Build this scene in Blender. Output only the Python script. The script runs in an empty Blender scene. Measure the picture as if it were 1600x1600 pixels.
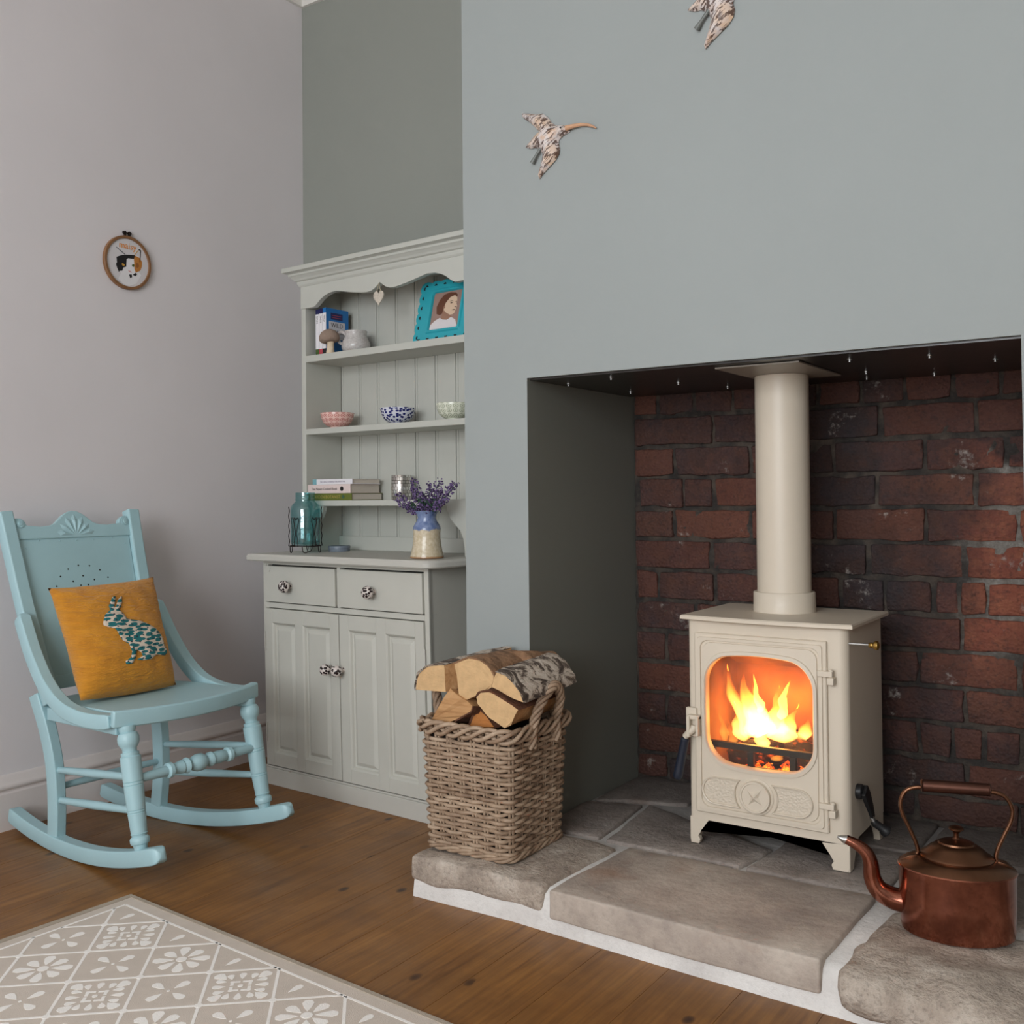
import bpy, bmesh, math, random
from math import sin, cos, pi, radians, sqrt, atan2
from mathutils import Vector, Matrix, noise

random.seed(7)
scene = bpy.context.scene
COL = scene.collection

# ------------------------------------------------------------------ camera
YAW, PITCH, ROLL = radians(34.0), radians(1.02), radians(-.53)
fw = Vector((-sin(YAW)*cos(PITCH), cos(YAW)*cos(PITCH), sin(PITCH)))
rt = Vector((cos(YAW), sin(YAW), 0)); up = rt.cross(fw)
rt, up = cos(ROLL)*rt + sin(ROLL)*up, -sin(ROLL)*rt + cos(ROLL)*up
cam = bpy.data.cameras.new('camera'); cam.sensor_width = 36; cam.lens = 36*1588/1600
cam.shift_y = -(800-749)/1600; cam.clip_start = .02
cam_o = bpy.data.objects.new('camera', cam); COL.objects.link(cam_o)
cam_o.matrix_world = Matrix(((rt.x, up.x, -fw.x, 0), (rt.y, up.y, -fw.y, 0), (rt.z, up.z, -fw.z, .88), (0, 0, 0, 1)))
scene.camera = cam_o

# ------------------------------------------------------------------ world, daylight, exposure
world = bpy.data.worlds.new('world'); scene.world = world; world.use_nodes = True
world.node_tree.nodes['Background'].inputs[0].default_value = (.75, .85, 1, 1)
world.node_tree.nodes['Background'].inputs[1].default_value = .35
day = bpy.data.lights.new('window_daylight', 'AREA'); day.shape = 'RECTANGLE'; day.size = 2.5; day.size_y = 1.75
day.energy = 155; day.color = (.93, .97, 1.0)
day_o = bpy.data.objects.new('window_daylight', day); COL.objects.link(day_o)
day_o.location = (-.45, -2.42, 1.58); day_o.rotation_euler = (radians(90), 0, 0)   # shines along +Y through the window
scene.view_settings.view_transform = 'Standard'; scene.view_settings.look = 'None'
scene.view_settings.gamma = 1; scene.view_settings.use_curve_mapping = False
scene.view_settings.exposure = 0.0
scene.cycles.use_denoising = True
scene.cycles.max_bounces = 10; scene.cycles.diffuse_bounces = 6; scene.cycles.transparent_max_bounces = 24
scene.cycles.sample_clamp_indirect = 6.0

# ------------------------------------------------------------------ mesh helpers
class MB:
    def __init__(s): s.v = []; s.f = []
    def add(s, vs, fs):
        o = len(s.v); s.v += [tuple(p) for p in vs]; s.f += [tuple(i+o for i in q) for q in fs]; return s
    def box(s, x0, x1, y0, y1, z0, z1):
        return s.add([(x0,y0,z0),(x1,y0,z0),(x1,y1,z0),(x0,y1,z0),(x0,y0,z1),(x1,y0,z1),(x1,y1,z1),(x0,y1,z1)],
                     [(3,2,1,0),(4,5,6,7),(0,1,5,4),(1,2,6,5),(2,3,7,6),(3,0,4,7)])
    def loft(s, loops, c0=True, c1=True, closed=True):
        n = len(loops[0]); vs = [p for l in loops for p in l]; fs = []
        for i in range(len(loops)-1):
            for j in range(n if closed else n-1):
                k = (j+1) % n; fs.append((i*n+j, i*n+k, (i+1)*n+k, (i+1)*n+j))
        if c0: fs.append(tuple(range(n))[::-1])
        if c1: fs.append(tuple(range((len(loops)-1)*n, len(loops)*n)))
        return s.add(vs, fs)
    def ringloft(s, loops):
        n = len(loops[0]); return s.loft(list(loops)+[loops[0]], False, False)
    def lathe(s, prof, n=24, c=(0,0,0), mat=None, caps=True):
        loops = []
        for r, z in prof:
            l = [Vector((r*cos(2*pi*i/n), r*sin(2*pi*i/n), z)) for i in range(n)]
            if mat: l = [mat @ p for p in l]
            loops.append([p+Vector(c) for p in l])
        return s.loft(loops, caps, caps)
    def rod(s, p0, p1, prof, n=12):
        p0, p1 = Vector(p0), Vector(p1); d = p1-p0; L = d.length; q = d.to_track_quat('Z', 'Y').to_matrix()
        return s.lathe([(r, t*L) for t, r in prof], n, p0, q)
    def tube(s, path, r, n=8, closed=False, caps=True, sec=None, upv=None):
        P = [Vector(p) for p in path]; m = len(P); loops = []; nrm = None
        for i in range(m):
            if closed: t = P[(i+1) % m]-P[i-1]
            else: t = P[min(i+1, m-1)]-P[max(i-1, 0)]
            t.normalize()
            if upv is not None:
                a = Vector(upv); nrm = (a - t*a.dot(t)).normalized()
            elif nrm is None:
                a = Vector((0,0,1)) if abs(t.z) < .9 else Vector((1,0,0)); nrm = (a - t*a.dot(t)).normalized()
            else: nrm = (nrm - t*nrm.dot(t)).normalized()
            b = t.cross(nrm); rr = r[i] if isinstance(r, (list, tuple)) else r
            if sec: l = [P[i] + nrm*(q[0]*rr) + b*(q[1]*rr) for q in sec]
            else: l = [P[i] + (nrm*cos(2*pi*k/n) + b*sin(2*pi*k/n))*rr for k in range(n)]
            loops.append(l)
        if closed: return s.ringloft(loops)
        return s.loft(loops, caps, caps)
    def prism(s, poly, fn, t0, t1):
        return s.loft([[fn(a, b, t0) for a, b in poly], [fn(a, b, t1) for a, b in poly]])

def link(o, parent=None):
    COL.objects.link(o)
    if parent: o.parent = parent
    return o
def mesh(name, mb, mat, smooth=40):
    me = bpy.data.meshes.new(name); me.from_pydata(mb.v, [], mb.f)
    bm = bmesh.new(); bm.from_mesh(me); bmesh.ops.recalc_face_normals(bm, faces=bm.faces); bm.to_mesh(me); bm.free()
    if mat: me.materials.append(mat)
    if smooth:
        for p in me.polygons: p.use_smooth = True
        me.set_sharp_from_angle(angle=radians(smooth))
    return me
def obj(name, mb, mat, parent=None, smooth=40, bevel=0, seg=2):
    o = link(bpy.data.objects.new(name, mesh(name, mb, mat, smooth)), parent)
    if bevel:
        m = o.modifiers.new('bevel', 'BEVEL'); m.width = bevel; m.segments = seg; m.limit_method = 'ANGLE'; m.angle_limit = radians(35)
    return o
def inst(o, parent=None, loc=None, rot=None):
    c = o.copy(); COL.objects.link(c); c.parent = parent
    if loc is not None: c.location = loc
    if rot is not None: c.rotation_euler = rot
    return c
def tag(o, label, cat, group=None):
    o['label'] = label; o['category'] = cat
    if group: o['group'] = group
    return o
def thing(name, label, cat, loc=(0,0,0), rz=0, group=None):
    o = link(bpy.data.objects.new(name, None)); o.empty_display_size = .05
    o.location = loc; o.rotation_euler = (0, 0, rz); return tag(o, label, cat, group)
def struct(name, mb, mat, smooth=40, bevel=0):
    o = obj(name, mb, mat, None, smooth, bevel); o['kind'] = 'structure'; return o
def stuff(o): o['kind'] = 'stuff'; return o
def bezier(pts, n):   # Catmull-Rom through points
    P = [Vector(p) for p in pts]; P = [2*P[0]-P[1]] + P + [2*P[-1]-P[-2]]; out = []; m = len(P)-3
    for i in range(n):
        u = i/(n-1)*m; k = min(int(u), m-1); t = u-k; a, b, c, d = P[k:k+4]
        out.append(.5*((2*b) + (c-a)*t + (2*a-5*b+4*c-d)*t*t + (3*b-a-3*c+d)*t**3))
    return out
def interp(tab, x):
    for (a, b), (c, d) in zip(tab, tab[1:]):
        if x <= c: return b + (d-b)*(x-a)/(c-a) if c > a else d
    return tab[-1][1]
def block(Lx, Ly, Lz, rnd=.006, rough=.002, fine=14., cells=.05, seed=0, fn=None, keep_bottom=False):
    """rounded, roughened stone-like block, 0..L in each axis, optional map fn(x,y,z)"""
    def ticks(L):
        k = max(1, int(round((L-2*rnd)/cells))); return [0, rnd*.35] + [rnd + (L-2*rnd)*i/k for i in range(k+1)] + [L-rnd*.35, L]
    X, Y, Z = ticks(Lx), ticks(Ly), ticks(Lz); idx = {}; vs = []; fs = []
    def vert(i, j, k):
        if (i, j, k) in idx: return idx[i, j, k]
        p = Vector((X[i], Y[j], Z[k])); q = Vector((min(max(p.x, rnd), Lx-rnd), min(max(p.y, rnd), Ly-rnd), min(max(p.z, rnd), Lz-rnd)))
        d = p-q
        if d.length > 1e-9:
            d = d.normalized()*rnd; p = q+d
        s = Vector((seed*3.1, seed*1.7, seed*.9))
        h = noise.fractal(p*fine+s, 1.0, 2.0, 3); nv = noise.noise_vector(p*fine*.5+s)
        p = p + (d.normalized() if d.length > 1e-9 else Vector((0,0,0)))*h*rough + nv*rough*.6
        if keep_bottom and k == 0: p.z = 0
        idx[i, j, k] = len(vs); vs.append(fn(p.x, p.y, p.z) if fn else tuple(p)); return idx[i, j, k]
    nx, ny, nz = len(X)-1, len(Y)-1, len(Z)-1
    for i in range(nx):
        for j in range(ny):
            for k in (0, nz): fs.append((vert(i,j,k), vert(i+1,j,k), vert(i+1,j+1,k), vert(i,j+1,k)))
    for i in range(nx):
        for k in range(nz):
            for j in (0, ny): fs.append((vert(i,j,k), vert(i+1,j,k), vert(i+1,j,k+1), vert(i,j,k+1)))
    for j in range(ny):
        for k in range(nz):
            for i in (0, nx): fs.append((vert(i,j,k), vert(i,j+1,k), vert(i,j+1,k+1), vert(i,j,k+1)))
    return MB().add(vs, fs)
def text_mesh(body, size, mat, name, parent, matrix, extrude=.0003, align='LEFT', shear=0, xs=1):
    c = bpy.data.curves.new('lettering', 'FONT'); c.body = body; c.size = size; c.extrude = extrude; c.align_x = align; c.shear = shear; c.resolution_u = 2
    t = bpy.data.objects.new('lettering_source', c); COL.objects.link(t)
    me = bpy.data.meshes.new_from_object(t.evaluated_get(bpy.context.evaluated_depsgraph_get()))
    bpy.data.objects.remove(t); me.name = name; me.materials.clear(); me.materials.append(mat)
    me.transform(matrix @ Matrix.Diagonal((xs, 1, 1, 1)))
    return link(bpy.data.objects.new(name, me), parent)
FRONT = Matrix(((1,0,0,0),(0,0,-1,0),(0,1,0,0),(0,0,0,1)))      # text lying in XZ, read from -Y
SIDE = Matrix(((0,0,1,0),(1,0,0,0),(0,1,0,0),(0,0,0,1)))        # text lying in YZ, read from +X

# ------------------------------------------------------------------ materials
def srgb(r, g, b):
    f = lambda c: (c/255/12.92) if c/255 <= .04045 else ((c/255+.055)/1.055)**2.4
    return (f(r), f(g), f(b), 1)
class NT:
    def __init__(s, name):
        s.m = bpy.data.materials.new(name); s.m.use_nodes = True; s.t = s.m.node_tree; s.n = s.t.nodes; s.b = s.n['Principled BSDF']; s.out = s.n['Material Output']
    def node(s, typ, **kw):
        x = s.n.new(typ); ins = kw.pop('ins', {})
        for k, v in kw.items(): setattr(x, k, v)
        for k, v in ins.items(): s.set(x.inputs[k], v)
        return x
    def set(s, sock, v):
        if isinstance(v, bpy.types.NodeSocket): s.t.links.new(v, sock)
        elif hasattr(sock.default_value, '__len__') and not hasattr(v, '__len__'): sock.default_value = [v]*len(sock.default_value)
        else: sock.default_value = v
    def P(s, **kw):
        for k, v in kw.items(): s.set(s.b.inputs[k.replace('_', ' ')], v)
    def co(s, kind='Object', scale=(1,1,1), loc=(0,0,0), rot=(0,0,0)):
        t = s.node('ShaderNodeTexCoord'); m = s.node('ShaderNodeMapping'); s.set(m.inputs['Vector'], t.outputs[kind])
        m.inputs['Scale'].default_value = scale; m.inputs['Location'].default_value = loc; m.inputs['Rotation'].default_value = rot; return m.outputs[0]
    def pos(s): return s.node('ShaderNodeNewGeometry').outputs['Position']
    def sep(s, v): return s.node('ShaderNodeSeparateXYZ', ins={0: v}).outputs
    def noise(s, v, scale=5, detail=4, rough=.55, dist=0):
        x = s.node('ShaderNodeTexNoise', ins={'Vector': v, 'Scale': scale, 'Detail': detail, 'Roughness': rough, 'Distortion': dist}); return x.outputs['Fac']
    def vor(s, v, scale=5, feature='F1', out='Distance', rnd=1.0, dim='3D'):
        x = s.node('ShaderNodeTexVoronoi', feature=feature, voronoi_dimensions=dim); s.set(x.inputs['Vector'], v); s.set(x.inputs['Scale'], scale); s.set(x.inputs['Randomness'], rnd); return x.outputs[out]
    def ramp(s, f, stops, interp='LINEAR'):
        x = s.node('ShaderNodeValToRGB', ins={0: f}); x.color_ramp.interpolation = interp; e = x.color_ramp.elements
        while len(e) < len(stops): e.new(.5)
        for i, (p, c) in enumerate(stops):
            e[i].position = p; e[i].color = c if hasattr(c, '__len__') else (c, c, c, 1)
        return x.outputs[0]
    def mix(s, f, a, b, mode='MIX'):
        x = s.node('ShaderNodeMix', data_type='RGBA', blend_type=mode)
        s.set(x.inputs[0], f); s.set(x.inputs[6], a); s.set(x.inputs[7], b); return x.outputs[2]
    def math(s, op, a, b=0, c=0):
        x = s.node('ShaderNodeMath', operation=op); s.set(x.inputs[0], a); s.set(x.inputs[1], b); s.set(x.inputs[2], c); return x.outputs[0]
    def vec(s, x, y, z): return s.node('ShaderNodeCombineXYZ', ins={0: x, 1: y, 2: z}).outputs[0]
    def rnd(s): return s.node('ShaderNodeObjectInfo').outputs['Random']
    def bump(s, h, strength=.2, dist=.01):
        x = s.node('ShaderNodeBump', ins={'Height': h, 'Strength': strength, 'Distance': dist}); s.set(s.b.inputs['Normal'], x.outputs[0])
def plain(name, col, rough=.5, var=.06, scale=12, bump=.1, bscale=60, dist=.002, **kw):
    n = NT(name); v = n.co(); f = n.noise(v, scale, 5)
    c = col if len(col) == 4 else (*col, 1)
    n.P(Base_Color=n.ramp(f, [(.25, tuple(x*(1-var) for x in c[:3])+(1,)), (.75, tuple(min(1, x*(1+var)) for x in c[:3])+(1,))]), Roughness=rough)
    for k, v2 in kw.items(): n.P(**{k: v2})
    if bump: n.bump(n.noise(v, bscale, 3), bump, dist)
    return n.m
def worn_paint(name, col, under, amount=.36, rough=.5, scale=22):
    n = NT(name); v = n.co(); f = n.noise(v, 6, 4); g = n.noise(v, scale, 8, .7)
    base = n.ramp(f, [(.3, tuple(x*.94 for x in col[:3])+(1,)), (.7, col)])
    chip = n.ramp(g, [(amount-.015, 1), (amount, 0)])
    n.P(Base_Color=n.mix(chip, base, under), Roughness=rough); n.bump(n.noise(n.co(scale=(90, 90, 14)), 1, 3), .12, .002); return n.m

M = {}
M['wall_white'] = plain('plaster_white', srgb(225,220,222), .75, .025, 3, .12, 40, .003)
M['wall_grey'] = plain('plaster_grey_green', srgb(152,158,157), .7, .02, 3, .12, 40, .003)
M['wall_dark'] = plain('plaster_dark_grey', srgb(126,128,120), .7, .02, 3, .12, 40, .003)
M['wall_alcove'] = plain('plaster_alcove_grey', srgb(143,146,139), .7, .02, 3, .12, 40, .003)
M['wall_far'] = plain('plaster_far_wall', srgb(150,146,142), .8, .03)
M['ceiling'] = plain('ceiling_white', srgb(225,222,216), .8, .02)
M['gloss_white'] = plain('trim_white', srgb(222,213,210), .4, .03)
M['dresser'] = worn_paint('dresser_paint', srgb(196,195,186), srgb(96,70,56), .30)
M['dresser_plain'] = worn_paint('hutch_paint', srgb(190,191,183), srgb(110,88,72), .25)
M['dresser_edge'] = worn_paint('worn_edge_paint', srgb(194,192,184), srgb(98,72,58), .335)
M['chair'] = plain('chair_blue_paint', srgb(166,201,208), .38, .035, 9, .1, 50, .002)
M['dark'] = plain('dark_gap', (.012,.011,.010), .8, 0, bump=0)
M['cast_cream'] = plain('stove_cream_enamel', srgb(212,200,182), .42, .02, 6, .12, 220, .001)
M['cast_cream_pitted'] = None
M['black_metal'] = plain('black_metal', (.012,.012,.013), .42, .1)
M['navy_handle'] = plain('dark_blue_handle', srgb(34,40,54), .4, .1)
M['brass'] = plain('brass', srgb(196,160,90), .28, .1, Metallic=1.0)
M['steel'] = plain('steel', (.5,.5,.49), .35, .1, Metallic=1.0)
M['dull_steel'] = plain('dark_steel_plate', (.022,.018,.015), .32, .4, 6, .2, 20, .004)
M['zinc'] = plain('zinc_flange', srgb(150,142,132), .4, .1)
M['wire'] = plain('rusty_wire', srgb(44,32,30), .55, .3, Metallic=.6)
M['charred'] = plain('charred_wood', (.03,.018,.012), .9, .5, 40, .8, 60, .01)
M['fire_brick'] = plain('firebrick', srgb(128,84,50), .9, .5, 14, .3, 40, .004)
M['page'] = plain('page_block', srgb(206,196,184), .8, .05, 200)
M['lav'] = plain('lavender_flower', srgb(116,96,140), .8, .35, 60)
M['lav_dark'] = plain('lavender_flower_dark', srgb(74,58,96), .8, .35, 60)
M['leaf'] = plain('leaf_green', srgb(62,92,72), .6, .25, 40)
M['wood_hoop'] = plain('hoop_wood', srgb(136,96,62), .5, .2, 30)
M['white_cloth'] = plain('white_cloth', srgb(214,210,212), .9, .03, 40, .3, 500, .001)
M['ceramic_white'] = plain('ceramic_white', srgb(222,218,206), .25, .02)
for k, c, r in [('thread_black', srgb(22,20,22), .8), ('thread_ginger', srgb(188,122,52), .8), ('thread_white', srgb(232,230,232), .8), ('thread_orange', srgb(222,140,46), .8),
                ('thread_green', srgb(70,92,40), .7), ('thread_amber', srgb(196,150,60), .7), ('thread_pink', srgb(214,160,160), .8), ('thread_grey', srgb(84,84,92), .8), ('thread_brown', srgb(150,92,40), .8),
                ('book_blue', srgb(28,110,178), .4), ('book_navy', srgb(32,34,88), .45), ('book_white', srgb(228,226,230), .5), ('book_pink', srgb(222,204,200), .5), ('book_green', srgb(98,106,38), .5), ('book_teal', srgb(120,170,180), .5), ('book_dark', srgb(28,24,26), .5),
                ('ink', srgb(60,54,56), .6), ('ink_gold', srgb(176,156,84), .5), ('ink_lilac', srgb(150,140,160), .6), ('photo_ground', srgb(150,122,112), .45), ('photo_hair', srgb(98,58,40), .45), ('photo_skin', srgb(212,184,158), .45), ('photo_shade', srgb(150,112,92), .45), ('photo_dress', srgb(214,208,210), .45), ('photo_dark', srgb(70,48,40), .5),
                ('label_white', srgb(206,204,210), .5), ('label_red', srgb(180,70,80), .5), ('cord', srgb(196,180,150), .8)]:
    M[k] = plain(k, c, r, .03, 60, 0)

def soot_mask(n, p):
    # soot of earlier open fires: plume up the middle, under the plate, low down; left side darkened as well
    X, Y, Z = n.sep(p); w = n.math('SUBTRACT', n.noise(p, 5.5, 6, .62), .5)
    a = n.math('ADD', n.math('ABSOLUTE', n.math('ADD', X, .76)), n.math('MULTIPLY', w, .55)); a = n.ramp(a, [(.12, .93), (.30, .62), (.40, .04)])
    b = n.ramp(n.math('ADD', Z, n.math('MULTIPLY', w, .35)), [(.95, 0), (1.08, .8)]); c = n.ramp(n.math('ADD', Z, n.math('MULTIPLY', w, .35)), [(.22, .93), (.46, .55), (.62, 0)])
    d = n.ramp(n.math('ADD', n.math('ADD', X, 1.4), n.math('MULTIPLY', w, .5)), [(.15, .80), (.5, .62), (.64, 0)])
    return n.math('MAXIMUM', n.math('MAXIMUM', a, b), n.math('MAXIMUM', c, d))
def m_brick():
    n = NT('old_brick'); p = n.pos(); r = n.rnd()
    hue = n.ramp(r, [(0, srgb(116,66,54)), (.2, srgb(148,84,64)), (.4, srgb(128,70,56)), (.6, srgb(156,90,66)), (.8, srgb(110,68,60)), (1, srgb(166,100,74))])
    hue = n.mix(n.ramp(n.noise(p, 30, 6, .65), [(.42, 0), (.68, .5)]), hue, srgb(170,108,78))
    hue = n.mix(n.ramp(n.noise(p, 90, 4), [(.3, .6), (.48, 0)]), hue, srgb(72,46,42))
    s = soot_mask(n, p); tone = n.mix(n.ramp(n.noise(p, 13, 4), [(.4, 0), (.6, 1)]), srgb(46,36,34), srgb(40,40,44))
    tone = n.mix(n.ramp(n.math('FRACT', n.math('MULTIPLY', r, 7.3)), [(.55, 0), (.8, .55)]), tone, srgb(92,54,40))
    hue = n.mix(s, hue, tone)
    lime = n.math('MULTIPLY', n.ramp(n.noise(p, 8, 8, .75), [(.60, 0), (.66, .7)]), n.ramp(n.noise(p, 70, 4), [(.42, 0), (.6, 1)]))
    hue = n.mix(lime, hue, srgb(176,168,160))
    n.P(Base_Color=hue, Roughness=.8)
    n.bump(n.math('ADD', n.noise(p, 48, 7, .68), n.math('MULTIPLY', n.vor(p, 120), .5)), .8, .009); return n.m
M['brick'] = m_brick()
def m_mortar():
    n = NT('mortar'); p = n.pos(); f = n.noise(p, 45, 7, .72)
    c = n.ramp(f, [(.3, srgb(112,102,94)), (.55, srgb(152,146,138)), (.75, srgb(190,186,180))]); s = n.ramp(soot_mask(n, p), [(0, .0), (.7, .92)])
    n.P(Base_Color=n.mix(s, c, n.ramp(n.noise(p, 24, 5), [(.42, srgb(42,37,35)), (.66, srgb(88,76,66))])), Roughness=.9); n.bump(f, 1.0, .014); return n.m
M['mortar'] = m_mortar()
def m_floor():
    n = NT('varnished_pine_board'); r = n.rnd(); t = n.co('Object', (1,1,1)); off = n.vec(n.math('MULTIPLY', r, 17), n.math('MULTIPLY', r, 31), 0)
    v = n.node('ShaderNodeVectorMath', operation='ADD', ins={0: t, 1: off}).outputs[0]
    st = n.node('ShaderNodeVectorMath', operation='MULTIPLY', ins={0: v, 1: (26, 1.4, 1)}).outputs[0]
    g = n.noise(st, 1.6, 6, .62, 1.2); g2 = n.noise(n.node('ShaderNodeVectorMath', operation='MULTIPLY', ins={0: v, 1: (120, 3, 1)}).outputs[0], 1, 3)
    c = n.ramp(g, [(.25, srgb(112,72,28)), (.48, srgb(148,100,46)), (.7, srgb(166,116,56))])
    c = n.mix(n.math('MULTIPLY', n.ramp(g2, [(.35, 1), (.6, 0)]), .3), c, srgb(70,38,18))
    c = n.mix(n.math('MULTIPLY', r, .35), c, srgb(124,80,36))
    kn = n.vor(n.node('ShaderNodeVectorMath', operation='MULTIPLY', ins={0: v, 1: (6.5, 4.2, 1)}).outputs[0], 1, dim='2D')
    some = n.ramp(n.node('ShaderNodeSeparateColor', ins={0: n.vor(n.node('ShaderNodeVectorMath', operation='MULTIPLY', ins={0: v, 1: (6.5, 4.2, 1)}).outputs[0], 1, out='Color', dim='2D')}).outputs[0], [(.55, 0), (.6, 1)])
    c = n.mix(n.math('MULTIPLY', some, n.ramp(kn, [(.02, 1), (.05, .7), (.075, 0)])), c, srgb(44,22,12))
    c = n.mix(n.math('MULTIPLY', n.ramp(n.noise(n.pos(), 7, 6, .7), [(.45, 0), (.7, .5)]), 1), c, srgb(96,60,26))
    patch = n.noise(n.pos(), 3, 4); c = n.mix(n.ramp(patch, [(.4, .3), (.6, 0)]), c, srgb(92,58,28))
    n.P(Base_Color=c, Roughness=n.ramp(n.noise(n.pos(), 9, 5), [(.3, .38), (.7, .52)])); n.bump(g2, .12, .002); return n.m
M['floor'] = m_floor()
def m_stone(name, a, b, c, sc=9, bump=.6, spots=.5, rust=.4, soot=True):
    n = NT(name); p = n.pos(); f = n.noise(p, sc, 8, .65); g = n.noise(p, sc*9, 4, .7); r = n.rnd()
    col = n.ramp(f, [(.28, a), (.5, b), (.72, c)]); col = n.mix(n.ramp(g, [(.3, spots), (.5, 0)]), col, tuple(x*.55 for x in a[:3])+(1,))
    col = n.mix(n.ramp(n.noise(p, 4.3, 3), [(.6, 0), (.72, rust)]), col, srgb(158,120,92))
    if soot:  # soot at the back; ramp also darkens the slabs further forward
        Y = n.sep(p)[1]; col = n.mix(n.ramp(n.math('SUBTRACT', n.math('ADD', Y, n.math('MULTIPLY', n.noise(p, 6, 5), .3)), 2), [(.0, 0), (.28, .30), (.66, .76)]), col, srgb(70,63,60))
    n.P(Base_Color=col, Roughness=.85); n.bump(n.math('ADD', g, n.math('MULTIPLY', n.noise(p, sc*3, 5), 1.2)), bump, .006); return n.m
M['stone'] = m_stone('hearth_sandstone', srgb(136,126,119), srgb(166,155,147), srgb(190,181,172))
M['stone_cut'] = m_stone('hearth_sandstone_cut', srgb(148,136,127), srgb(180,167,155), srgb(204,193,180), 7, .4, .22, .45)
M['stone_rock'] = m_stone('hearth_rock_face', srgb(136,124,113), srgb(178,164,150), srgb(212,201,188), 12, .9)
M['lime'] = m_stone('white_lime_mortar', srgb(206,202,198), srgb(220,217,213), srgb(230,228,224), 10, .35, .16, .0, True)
def m_wicker(name, a, b, c):
    n = NT(name); p = n.co(); f = n.noise(p, 30, 5, .6); r = n.rnd()
    col = n.mix(.35, n.ramp(f, [(.3, a), (.52, b), (.75, c)]), n.ramp(r, [(0, a), (1, c)])); n.P(Base_Color=col, Roughness=.6); n.bump(n.noise(p, 140, 3), .25, .002); return n.m
M['wicker'] = m_wicker('grey_wicker', srgb(110,86,66), srgb(162,136,112), srgb(196,174,150))
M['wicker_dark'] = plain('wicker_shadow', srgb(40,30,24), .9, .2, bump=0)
def m_wood(name, a, b, c, along=2, ring=False):
    n = NT(name); sc = [60, 60, 60]; sc[along] = 4; v = n.co(scale=tuple(sc)); f = n.noise(v, 1, 5, .6, .5); r = n.rnd()
    col = n.ramp(f, [(.25, a), (.5, b), (.8, c)]); col = n.mix(n.ramp(n.noise(n.co(), 18, 4), [(.45, 0), (.75, .35)]), col, a)
    n.P(Base_Color=col, Roughness=.75); n.bump(f, .5, .004); return n.m
M['split_wood'] = m_wood('split_log_wood', srgb(150,104,62), srgb(190,144,96), srgb(214,176,130), 0)
M['end_grain'] = plain('log_end_grain', srgb(206,170,124), .8, .14, 45, .5, 180, .003)
M['end_grain_dark'] = plain('log_end_grain_orange', srgb(190,122,62), .8, .15, 40, .5, 180, .003)
def m_birch():
    n = NT('birch_bark'); v = n.co(scale=(1,1,1)); f = n.noise(n.co(scale=(16,34,34)), 1, 6, .7, .8); g = n.noise(n.co(scale=(200,30,30)), 1, 4)
    c = n.ramp(f, [(.36, srgb(52,44,40)), (.47, srgb(92,78,68)), (.53, srgb(186,172,156)), (.75, srgb(208,198,186))]); c = n.mix(n.ramp(g, [(.62, 0), (.7, .8)]), c, srgb(70,58,50))
    n.P(Base_Color=c, Roughness=.85); n.bump(f, .8, .008); return n.m
M['birch'] = m_birch()
M['bark_brown'] = plain('brown_bark', srgb(104,66,46), .9, .4, 50, .8, 70, .006)
M['bark_tan'] = plain('peeled_tan_bark', srgb(142,108,80), .9, .45, 34, .8, 60, .006)
def m_copper():
    n = NT('worn_copper'); p = n.co(); f = n.noise(p, 14, 6, .65); g = n.noise(p, 60, 4)
    c = n.ramp(f, [(.3, srgb(124,76,62)), (.55, srgb(166,106,86)), (.78, srgb(186,130,108))]); c = n.mix(n.ramp(g, [(.58, 0), (.75, .5)]), c, srgb(84,50,40))
    n.P(Base_Color=c, Metallic=1.0, Roughness=n.ramp(f, [(.3, .24), (.7, .13)])); n.bump(n.noise(p, 20, 3), .04, .003); return n.m
M['copper'] = m_copper()
M['copper_dark'] = plain('tarnished_copper', srgb(118,84,64), .34, .25, 18, .1, 40, .003, Metallic=1.0)
M['grip'] = plain('dark_copper_grip', srgb(92,62,52), .42, .25, 18, .1, 40, .003, Metallic=.9)
def m_pit():
    n = NT('stove_pitted_panel'); n.P(Base_Color=srgb(208,196,178), Roughness=.45); n.bump(n.vor(n.co(), 240, 'SMOOTH_F1'), .5, .0035); return n.m
M['cast_cream_pitted'] = m_pit()
def m_linen():
    n = NT('mustard_linen'); v = n.co(); f = n.noise(v, 20, 5); w = n.noise(n.co(scale=(1,3,14)), 9, 4, .6, .8)
    c = n.ramp(f, [(.3, srgb(196,126,16)), (.7, srgb(216,146,30))]); n.P(Base_Color=c, Roughness=.8, Sheen_Weight=.2)
    n.bump(n.math('ADD', n.math('MULTIPLY', n.noise(n.co(scale=(900,900,60)), 1, 2), .15), n.math('MULTIPLY', w, 1.6)), .6, .012); return n.m
M['linen'] = m_linen()
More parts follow.
